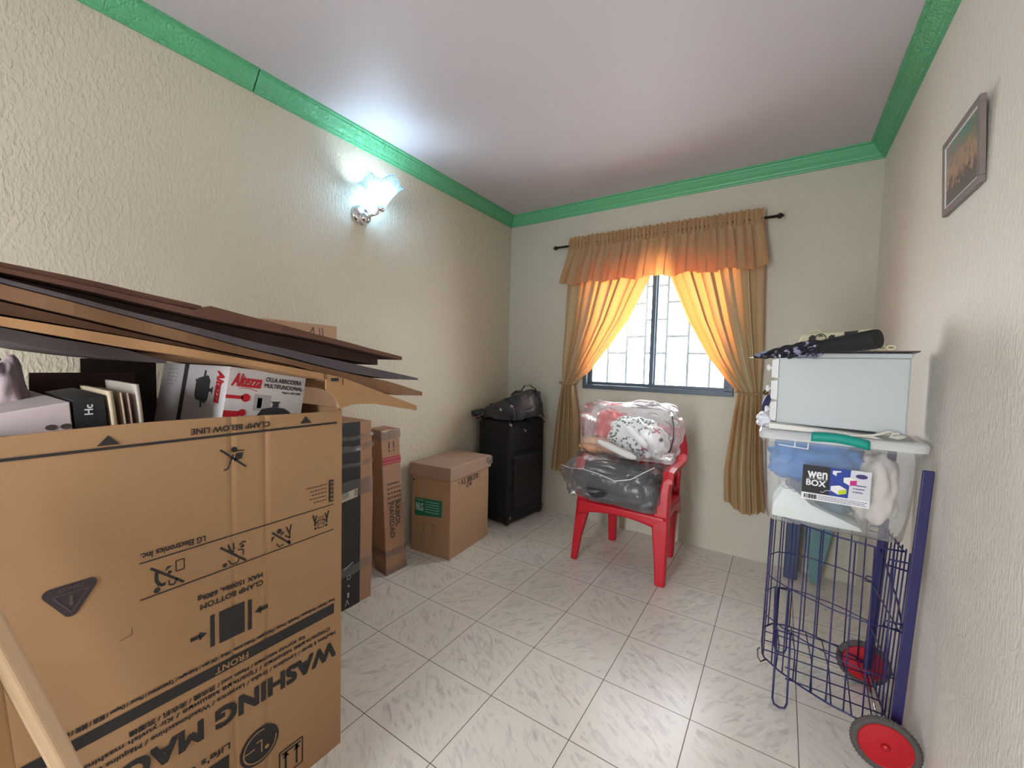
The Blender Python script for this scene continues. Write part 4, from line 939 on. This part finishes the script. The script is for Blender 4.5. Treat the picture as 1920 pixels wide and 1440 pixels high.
obj('piping', MB().tube([(1.585, -.56, .99), (1.600, -.575, .93), (1.602, -.58, .86), (1.590, -.575, .79), (1.575, -.565, .765)], .0035, 8), M_blackpl, ubg, smooth=True)
def hem(pts, name, parent): return obj(name, MB().tube(pts, .0028, 6), mat('film_edge', (214, 216, 220), .25), parent, smooth=True)
WM[lbg.name] = Matrix.Translation(lbg.location)
hem([(.955, -.765, .63), (1.03, -.800, .628), (1.12, -.812, .640), (1.22, -.815, .628), (1.33, -.812, .600), (1.42, -.80, .622), (1.49, -.775, .67), (1.54, -.74, .70)], 'bag_edge', lbg)

# ------------------------------------------------------------------ wire shopping trolley
tr = thing('shopping_trolley', 'blue wire shopping trolley with red disc wheels against the right wall', 'trolley', (2.36, -1.22, 0))
YN_, YF_ = -1.405, -1.055
def flat_bar(p, q, wx=.030, wy=.010):
    p, q = Vector(p), Vector(q); mb = MB()
    mb.loft([[(c_.x-wx/2, c_.y-wy/2, c_.z), (c_.x+wx/2, c_.y-wy/2, c_.z), (c_.x+wx/2, c_.y+wy/2, c_.z), (c_.x-wx/2, c_.y+wy/2, c_.z)] for c_ in (p, q)]); return mb
obj('upright', flat_bar((2.500, YN_, .10), (2.532, YN_, .985), .028, .012), M_blue, tr, bevel=.003)
obj('upright', flat_bar((2.478, YF_, .10), (2.505, YF_, .985), .028, .012), M_blue, tr, bevel=.003)
# basket outline (bowed long sides), shared by bottom and rings
def outline(z_, k=1.0):
    e_ = .012*(z_/.7)
    pts = [(2.49, YN_), (2.42, -1.418), (2.33, -1.392), (2.25, -1.352), (2.18, -1.305), (2.128, -1.250), (2.120, -1.225), (2.115, -1.13), (2.118, -1.02), (2.15, -.965), (2.20, -.945), (2.28, -.950), (2.38, -.985), (2.47, YF_+.01)]
    return [Vector((x+(.01*(z_/.7) if x < 2.3 else 0), y, z_ + (.0 if z_ > .2 else .0))) for x, y in pts]
wr = .0024
mb = MB()
for z_, r_ in ((.115, .0035), (.455, wr), (.715, .003), (.29, wr)):
    obj('basket_hoop', MB().tube(outline(z_), r_, 6, closed=True), M_blue, tr, smooth=True)
mb.bm.free()
def along(z_, d, out=None):   # point on the outline at fraction d
    P_ = outline(z_); ls = [(b_-a).length for a, b_ in zip(P_, P_[1:])]; T_ = sum(ls)*d
    for (a, b_), l_ in zip(zip(P_, P_[1:]), ls):
        if T_ <= l_: return a.lerp(b_, T_/l_)
        T_ -= l_
    return P_[-1]
nwire = 21
for k in range(nwire):
    d = (k+.5)/nwire
    obj('basket_wire', MB().tube([along(.115, d), along(.30, d), along(.715, d)], wr, 6), M_blue, tr, smooth=True)
for k in range(8):
    y = YN_+(YF_-YN_)*(k+1)/9
    obj('back_wire', MB().tube([(2.492-.02*(k+1)/9, y, .115), (2.515-.02*(k+1)/9, y, .70)], wr, 6), M_blue, tr, smooth=True)
mb = MB()
for k in range(6):   # wires along x in the base
    y = -1.34+.36*k/5; x0 = 2.125 if -1.26 < y < -1.0 else 2.20; obj('base_wire', MB().tube([(x0, y, .116), (2.3, y+.006, .113), (2.485, y+.0, .116)], wr, 6), M_blue, tr, smooth=True)
for k in range(6):
    x = 2.17+.055*k; ya = interp([(2.12, -1.24), (2.25, -1.352), (2.33, -1.392), (2.42, -1.418), (2.5, -1.405)], x); yb = interp([(2.12, -1.0), (2.2, -.945), (2.38, -.985), (2.5, -1.05)], x)
    obj('base_wire', MB().tube([(x, ya, .115), (x+.01, (ya+yb)/2, .118), (x, yb, .115)], wr, 6), M_blue, tr, smooth=True)
def uleg(y, x, zt, zb):
    return MB().tube([(x-.012, y, zt), (x-.014, y-.0, zb+.03), (x-.008, y, zb+.009), (x+.010, y, zb+.003), (x+.026, y, zb+.009), (x+.032, y, zb+.03), (x+.030, y, zt)], .0036, 8)
obj('front_leg', uleg(-1.352, 2.178, .30, .0), M_blue, tr, smooth=True)
obj('front_leg', uleg(-.985, 2.178, .30, .0), M_blue, tr, smooth=True)
obj('leg_brace', MB().tube([(2.215, -.985, .30), (2.155, -.985, .30), (2.155, -1.352, .30), (2.215, -1.352, .30)], .0032, 6), M_blue, tr, smooth=True)
obj('diagonal_wire', MB().tube([(2.49, YF_, .60), (2.52, -1.22, .47), (2.52, YN_, .36)], .0030, 6), M_blue, tr, smooth=True)
for z_ in (.455, .66):
    for y in (YN_, YF_): obj('hinge_loop', MB().tube([(2.50, y, z_+.02), (2.455, y-.002, z_+.02), (2.452, y, z_), (2.50, y, z_-.006)], .003, 6), M_blue, tr, smooth=True)
obj('latch_hook', MB().tube([(2.135, -1.26, .115), (2.118, -1.275, .108), (2.108, -1.27, .120), (2.105, -1.26, .145), (2.112, -1.25, .15)], .003, 6), mat('steel_hook', (110, 104, 98), .4, metal=.8), tr, smooth=True)
obj('axle', MB().tube([(2.470, -1.450, .090), (2.472, -1.01, .090)], .006, 10), M_chrome, tr, smooth=True)
M_tyre = mat('perished_rubber', (84, 78, 76), .8, bump=.8, bscale=90)
for (cx, cy) in ((2.470, -1.455), (2.472, -1.005)):
    wh = thing('x', None, None, (0, 0, 0)); bpy.data.objects.remove(wh)
    o = obj('wheel', MB().lathe([(.001, -.010), (.030, -.010), (.066, -.006), (.069, -.008), (.072, -.004), (.072, .004), (.069, .008), (.066, .006), (.001, .010)], (cx, cy, .090), (0, 1, 0), 48), mat('red_wheel_plastic', (178, 14, 30), .45), tr, smooth=False)
    def ty(u, v, cx=cx, cy=cy):
        a = 2*math.pi*u; c_ = 2*math.pi*v; rr_ = .078+.011*math.cos(c_); rr_ += .0016*math.cos(48*a)*(1 if math.cos(c_) > -.3 else 0)
        return Vector((cx+rr_*math.cos(a), cy+.012*math.sin(c_), .0905+rr_*math.sin(a)))
    lab(obj('tyre', MB().grid(ty, 192, 14, closeu=True), M_tyre, o, smooth=True), 'cracked grey rubber tyre')
    obj('hub_cap', MB().lathe([(.012, .0), (.010, .006), (.001, .008)], (cx, cy-.010, .090), (0, -1, 0), 20), MATS['red_wheel_plastic'], o, smooth=True)

# ------------------------------------------------------------------ clear storage bin on the trolley
bn = thing('storage_bin', 'clear plastic storage bin with a teal latch sitting on the trolley', 'storage box', (2.31, -1.18, .705))
BXc, BYc = 2.308, -1.185
def rr_loop(hx, hy, z_, r, n=6, cx=BXc, cy=BYc):
    pts = []
    for sx, sy, a0 in ((1, 1, 0), (-1, 1, 90), (-1, -1, 180), (1, -1, 270)):
        for k in range(n+1):
            a = R(a0+90*k/n); pts.append(Vector((cx+sx*(hx-r)+r*math.cos(a), cy+sy*(hy-r)+r*math.sin(a), z_)))
    return pts
def shell(secs, closebot=True):
    mb = MB(); rings = [[mb.bm.verts.new(p) for p in s_] for s_ in secs]; n = len(rings[0])
    for A, B in zip(rings, rings[1:]):
        for j in range(n): mb.bm.faces.new((A[j], A[(j+1) % n], B[(j+1) % n], B[j]))
    if closebot: mb.bm.faces.new(list(reversed(rings[0])))
    return mb
mb = shell([rr_loop(.185, .130, .708, .03), rr_loop(.197, .145, .718, .035), rr_loop(.207, .158, .80, .035), rr_loop(.216, .166, .95, .03), rr_loop(.220, .170, 1.035, .03), rr_loop(.229, .178, 1.037, .03), rr_loop(.229, .178, 1.02, .03)])
obj('bin_body', mb, M_bin, bn, smooth=True)
mb = shell([rr_loop(.236, .184, 1.030, .03), rr_loop(.238, .186, 1.052, .03), rr_loop(.232, .180, 1.060, .03), rr_loop(.212, .160, 1.062, .03), rr_loop(.210, .158, 1.055, .03), rr_loop(.02, .02, 1.055, .01)], False)
obj('lid', mb, film('milky_lid', (250, 250, 250), .15, rough=.3, milk=(250, 252, 252), milkf=.85, bump=.15, bscale=8), bn, smooth=True)
M_teal = mat('teal_plastic', (0, 150, 134), .4)
yf = BYc-.188
mb = MB(); mb.grid(lambda u, v: Vector((2.232+.165*u, yf-.006+.010*abs(v-.5)*2*0, 1.046+.022*math.sin(math.pi*u)*.4 - .003 - .030*v + .008*(1-u)-.006)), 20, 5)
mb2 = MB(); secs = []
for k in range(14):
    u = k/13; x = 2.232+.160*u; zc_ = 1.052+.008*math.sin(math.pi*u)-.012*u; h_ = .017
    secs.append([(x, yf+.004, zc_-h_), (x, yf-.008, zc_-h_+.003), (x, yf-.011, zc_), (x, yf-.008, zc_+h_-.003), (x, yf+.004, zc_+h_)])
mb2.loft(secs); mb.bm.free(); obj('latch', mb2, M_teal, bn, smooth=True); bn.children
bmx = MB()
for a, b_ in (((2.135, 1.010), (2.225, 1.004)), ((2.225, 1.004), (2.225, 1.028)), ((2.185, 1.007), (2.186, 1.030))):
    bmx.tube([(a[0], yf+.013, a[1]), (b_[0], yf+.013, b_[1])], .002, 6)
obj('moulded_clip', bmx, M_white, bn)
# label, u along the front face
fy = lambda z_: BYc - interp([(.708, .130), (.718, .145), (.80, .158), (.95, .166), (1.035, .170)], z_) - .001
lo = Vector((2.214, fy(.82)-.0015, .819)); lt = Vector((2.214, fy(.95)-.0015, .949))
LU, LV = Vector((1, 0, -.0)), (lt-lo).normalized()
def LP(off_): return Print(lo, LU, LV, off_)
w_, h_ = .192, .128
P = LP(.001); P.rect(0, 0, w_, h_); lbl = P.done('label', M_white, bn, 'printed product label')
P = LP(.0018); P.rect(0, .026, .080, h_); P.rect(.008, .006, .012, .020); P.rect(.014, .005, .016, .021)
for k in range(11): P.rect(.018+.0026*k, .005, .0194+.0026*k+.0006*(k % 3), .021)
P.done('label_black', mat('label_black', (16, 18, 30), .35), lbl)
P = LP(.0018); P.poly([(.080, .026), (.133, .026), (.137, h_), (.080, h_)]); P.done('label_blue', mat('label_blue', (26, 60, 150), .35), lbl)
P = LP(.0018); P.poly([(.133, .026), (w_, .026), (w_, h_), (.137, h_)]); P.done('label_grey', mat('label_grey', (205, 208, 216), .35), lbl)
P = LP(.0026); P.text('wen', .016, .082, .056, .024); P.line([(.013, .079), (.073, .079)], .0010); P.text('BOX', .013, .054, .056, .021)
P.poly([(.084, .062), (.106, .050), (.106, .034), (.084, .046)]); P.poly([(.084, .062), (.106, .050), (.128, .057), (.108, .068)])
P.poly([(.118, .098), (.136, .090), (.136, .072), (.118, .082)]); P.poly([(.118, .098), (.136, .090), (.154, .094), (.136, .102)]); P.poly([(.087, .118), (.098, .112), (.098, .100), (.087, .106)]); P.poly([(.087, .118), (.098, .112), (.110, .116), (.110, .120)])
P.line([(.055, .036), (.062, .034), (.070, .042), (.084, .044)], .0014); P.disc((.165, .109), .0001); P.done('label_white', M_white, lbl)
P = LP(.0026); P.poly([(.106, .050), (.128, .057), (.128, .041), (.106, .034)]); P.done('label_lime', mat('label_lime', (190, 205, 30), .35), lbl)
P = LP(.0026); P.poly([(.136, .090), (.154, .094), (.154, .078), (.136, .072)]); P.done('label_magenta', mat('label_magenta', (200, 30, 130), .35), lbl)
P = LP(.0026); P.disc((.166, .109), .016, 24, .008)
for k in range(3): P.disc((.147, .076-.012*k), .0022, 10); P.rect(.151, .0745-.012*k, .180-.004*k, .0775-.012*k)
for k in range(3):
    u_ = .05
    while u_ < .18: l_ = .003+.006*random.random(); P.rect(u_, .006+.006*k, u_+l_, .0078+.006*k); u_ += l_+.0018
P.done('label_small_print', mat('label_navy', (52, 50, 110), .4), lbl)

# contents of the bin
mb = MB(); blob(mb, (2.262, -1.215, .945), (.145, .095, .088), e=.72, amp=.03, seed=14, creases=.4)
tag(obj('blue_bag', mb, mat('blue_cloth', (70, 128, 196), .6, bump=.2, bscale=20), None, smooth=True), 'light blue cloth bundle inside the clear storage bin', 'cloth')
mb = MB(); mb.loft([[(2.125, -1.30, .722), (2.29, -1.315, .722), (2.40, -1.31, .722), (2.40, -1.12, .722), (2.125, -1.12, .722)], [(2.128, -1.31, .77), (2.29, -1.318, .752), (2.39, -1.31, .735), (2.38, -1.14, .735), (2.128, -1.14, .77)], [(2.165, -1.315, .85), (2.19, -1.318, .845), (2.25, -1.31, .79), (2.2, -1.2, .80), (2.165, -1.2, .85)]])
tag(obj('folded_paper', mb, mat('white_tissue', (226, 232, 230), .7, bump=.4, bscale=18), None, bevel=.004), 'folded white paper lying at the bottom left of the clear bin', 'paper')
mb = MB(); blob(mb, (2.428, -1.20, .87), (.068, .10, .12), e=.7, amp=.02, seed=17, creases=.3)
tag(obj('beige_bag', mb, mat('beige_cloth', (222, 212, 204), .7, bump=.3, bscale=20), None, smooth=True), 'beige cloth bundle at the right inside the clear storage bin', 'cloth')
mb = MB(); blob(mb, (2.325, -1.17, .790), (.06, .09, .045), e=.8, amp=.01, seed=19)
tag(obj('teal_cloth', mb, mat('teal_grey_cloth', (92, 122, 136), .7), None, smooth=True), 'teal grey cloth below the label inside the clear bin', 'cloth')
tag(obj('coiled_wire', MB().tube([(2.150+.022*math.cos(a*.9)+.004*a, -1.322, .868+.024*math.sin(a*.9)-.001*a) for a in range(0, 30)], .0012, 6), mat('grey_wire', (96, 104, 116), .5), None, smooth=True), 'thin grey coiled wire at the left inside the clear bin', 'wire')

# ------------------------------------------------------------------ on the bin lid
tag(obj('foam_sheet', MB().loft([[(2.100, -1.340, 1.0635), (2.43, -1.355, 1.0635), (2.43, -1.10, 1.0635), (2.100, -1.06, 1.0635)], [(2.100, -1.340, 1.086), (2.40, -1.355, 1.072), (2.43, -1.10, 1.080), (2.100, -1.06, 1.086)]]), mat('white_foam', (222, 222, 216), .7), None, bevel=.004), 'flat white foam sheet between the bin lid and the drawers', 'foam sheet')
dw = thing('drawer_unit', 'small white plastic unit of three drawers standing on the storage bin', 'drawer unit', (2.30, -1.19, 1.086))
th_ = R(-7); RZ = Matrix.Rotation(th_, 3, 'Z'); DO = Vector((2.122, -1.300, 1.084))
def DP(x, y, z_): return DO + RZ @ Vector((x, y, z_))
def dbox(mb, x0, x1, y0, y1, z0, z1): return mb.loft([[DP(x0, y0, z0), DP(x1, y0, z0), DP(x1, y1, z0), DP(x0, y1, z0)], [DP(x0, y0, z1), DP(x1, y0, z1), DP(x1, y1, z1), DP(x0, y1, z1)]])
DW, DD, DH = .366, .235, .252
M_dg = mat('pale_grey_plastic', (176, 184, 188), .45)
obj('casing', dbox(MB(), 0, DW, 0, DD, 0, DH), M_dg, dw, bevel=.004)
lab(obj('top_cap', dbox(MB(), -.004, DW+.004, -.004, DD+.004, DH+.0, DH+.017), M_dg, dw, bevel=.004), 'slightly overhanging top')
for k in range(3):
    z0 = .004+.083*k; mb = MB()
    x_ = -.024
    mb.loft([[DP(-.001, .004, z0), DP(x_, .012, z0+.004), DP(x_-.004, DD/2, z0+.004), DP(x_, DD-.012, z0+.004), DP(-.001, DD-.004, z0)], [DP(-.001, .004, z0+.079), DP(x_, .012, z0+.074), DP(x_-.004, DD/2, z0+.074), DP(x_, DD-.012, z0+.074), DP(-.001, DD-.004, z0+.079)]])
    d_ = obj('drawer', mb, M_white, dw, bevel=.003)
    obj('knob', MB().lathe([(.005, 0), (.005, .008), (.013, .011), (.014, .016), (.010, .020), (.001, .021)], DP(-.026, .05, z0+.042), RZ @ Vector((-1, 0, 0)), 20), M_white, d_, smooth=True)
TZ = DO.z+DH+.017
tag(obj('serving_tray', MB().loft([[DP(.02, .00, 0)+Vector((0, 0, DH+.017)), DP(.384, -.01, DH+.020), DP(.384, .22, DH+.020), DP(.02, .22, DH+.017)], [DP(.02, .0, DH+.022), DP(.386, -.012, DH+.025), DP(.386, .22, DH+.025), DP(.02, .22, DH+.022)]]), mat('dark_brown_board', (60, 44, 48), .35), None, bevel=.002), 'thin dark board lying on top of the drawer unit', 'board')
# umbrella
um = thing('folding_umbrella', 'rolled navy and silver umbrella with a thick black handle on top of the drawers', 'umbrella', (2.2, -1.33, TZ+.006))
ua, ub = Vector((2.024, -1.215, 1.336)), Vector((2.382, -1.465, 1.386))
def UP(t_, o_=0): return ua.lerp(ub, t_)
m, nt, b, N = nodes_mat('navy_silver_cloth'); L = nt.links.new; tc = N('ShaderNodeTexCoord'); ns = N('ShaderNodeTexNoise'); ns.inputs['Scale'].default_value = 24; ns.inputs['Distortion'].default_value = 1.5
L(tc.outputs['Object'], ns.inputs[0]); mx = N('ShaderNodeMix'); mx.data_type = 'RGBA'; mx.inputs[6].default_value = lin(34, 34, 48); mx.inputs[7].default_value = lin(150, 154, 184)
rp_ = N('ShaderNodeMapRange'); rp_.inputs[1].default_value = .54; rp_.inputs[2].default_value = .62; L(ns.outputs['Fac'], rp_.inputs[0]); L(rp_.outputs[0], mx.inputs[0]); L(mx.outputs[2], b.inputs['Base Color']); b.inputs['Roughness'].default_value = .3; b.inputs['Metallic'].default_value = .3
def umf(u, v):
    t_ = .03+.60*v; r = interp([(0, .004), (.08, .012), (.25, .017), (.3, .023), (.45, .024), (.5, .030), (.60, .027), (.64, .02)], t_)
    a = 2*math.pi*u; r *= 1+.16*math.sin(7*a+30*t_)+.10*math.sin(60*t_); d = (ub-ua).normalized(); s_ = d.orthogonal().normalized(); q = d.cross(s_)
    return UP(t_)+r*(math.cos(a)*s_+math.sin(a)*q)+Vector((0, 0, .004))
obj('canopy', MB().grid(umf, 40, 60, closeu=True), m, um, smooth=True)
obj('handle', MB().tube([UP(.60)+Vector((0, 0, .006)), UP(.66)+Vector((0, 0, .006)), UP(.80)+Vector((0, 0, .007)), UP(.97)+Vector((0, 0, .008)), UP(1.0)+Vector((0, 0, .008))], [.020, .026, .029, .032, .030], 28), mat('black_foam', (26, 27, 29), .75), um, smooth=False)
obj('tip', MB().tube([UP(-.02), UP(.05)], [.002, .005], 10), M_white, um, smooth=True)
# cream lattice carton piece behind it
cv = thing('cream_vent_panel', 'cream plastic louvred panel with dark openings lying behind the umbrella', 'vent panel', (2.28, -1.16, TZ+.006))
M_cream = mat('cream_plastic', (206, 200, 168), .5)
cz0 = TZ+.008
mb = MB(); mb.loft([[(2.17, -1.215, cz0), (2.41, -1.245, cz0), (2.41, -1.10, cz0), (2.17, -1.08, cz0)], [(2.19, -1.21, cz0+.064), (2.40, -1.238, cz0+.084), (2.40, -1.10, cz0+.084), (2.19, -1.085, cz0+.064)]])
obj('panel', mb, M_cream, cv, bevel=.004)
P = Print((2.17, -1.2165, cz0+.018), (Vector((2.41, -1.245, 0))-Vector((2.17, -1.215, 0))), (0, .1, 1), .004)
for u_ in (.045, .105): P.poly([(u_, .020), (u_+.014, .016), (u_+.018, .044), (u_+.006, .046), (u_-.002, .036)])
P.poly([(.070, .040), (.080, .046), (.090, .040)]); P.poly([(.070, .026), (.080, .018), (.090, .026)]); P.ring((.080, .032), .017, .003)
P.poly([(.150, .030), (.185, .045), (.190, .060), (.150, .056)])
P.done('openings', mat('dark_opening', (44, 42, 40), .7), cv)
obj('wire_loop', MB().tube([(2.165, -1.20, cz0+.02), (2.155, -1.20, cz0+.05), (2.175, -1.20, cz0+.062), (2.20, -1.205, cz0+.066), (2.235, -1.21, cz0+.085), (2.25, -1.21, cz0+.08), (2.248, -1.21, cz0+.066)], .0022, 6), M_cream, cv, smooth=True)
kc = thing('key_chain', 'cream plastic chain ornament under the umbrella handle on the board', 'ornament', (2.40, -1.38, TZ+.006))
mb = MB()
for k in range(5):
    c_ = Vector((2.335+.022*k, -1.395-.003*k, TZ+.016)); mb.tube([c_+Vector((.010*math.cos(a*math.pi/6), .002, .007*math.sin(a*math.pi/6))) for a in range(12)], .0028, 6, closed=True)
obj('links', mb, M_cream, kc, smooth=True)
# cable and soft things on the lid
mb = MB().tube([(2.33, -1.368, 1.068), (2.38, -1.372, 1.072), (2.42, -1.374, 1.082), (2.44, -1.37, 1.10), (2.455, -1.372, 1.085), (2.43, -1.376, 1.075), (2.465, -1.372, 1.078), (2.485, -1.362, 1.083), (2.478, -1.352, 1.072), (2.45, -1.362, 1.070), (2.44, -1.37, 1.09), (2.47, -1.368, 1.09)], .0045, 8)
tag(obj('white_cable', mb, mat('offwhite_cord', (206, 204, 194), .5), None, smooth=True, subd=1), 'knotted white cable at the foot of the drawers on the lid', 'cable')
mb = MB(); blob(mb, (2.085, -1.22, 1.088), (.030, .075, .028), e=.8, amp=.012, seed=23, creases=.6)
tag(obj('plastic_bag', mb, mat('white_bag', (228, 230, 240), .4), None, smooth=True), 'crumpled white plastic bag at the left edge of the bin lid', 'bag')
mb = MB().tube([(2.075, -1.16, 1.118), (2.08, -1.13, 1.14), (2.088, -1.11, 1.165), (2.09, -1.10, 1.18)], [.006, .014, .012, .004], 10)
tag(obj('navy_cloth', mb, mat('navy_cloth', (40, 44, 92), .6), None, smooth=True), 'navy cloth scrap poking out left of the bottom drawer', 'cloth')

# ------------------------------------------------------------------ leaning things behind the trolley
mb = MB(); mb.loft([[(2.200, -.150, .004), (2.270, -.160, .004), (2.270, -.125, .004), (2.200, -.115, .004)], [(2.205, -.10, .72), (2.285, -.10, .72), (2.285, -.07, .72), (2.205, -.07, .72)]])
o = obj('folded_stool', mb, mat('navy_board', (40, 56, 92), .5), None, bevel=.004); WM[o.name] = Matrix.Translation(o.location)
o.name = 'leaning_board'; tag(o, 'narrow navy board leaning on the back wall behind the trolley', 'board')
mb = MB(); secs = []
for k in range(12):
    s_ = k/11; z_ = .012+.86*s_; hw = .018+.062*math.sin(min(1, s_*1.6)*math.pi/2); y = -.150+.09*s_; xc = 2.352+.028*s_
    secs.append([(xc-hw, y-.012, z_), (xc+hw, y-.016, z_), (xc+hw, y+.012, z_), (xc-hw, y+.012, z_)])
tag(obj('ironing_board', mb.loft(secs), mat('teal_cover', (104, 142, 146), .7), None, bevel=.006), 'teal tapered board standing behind the trolley by the right corner', 'board')

print('objects', len(bpy.data.objects))
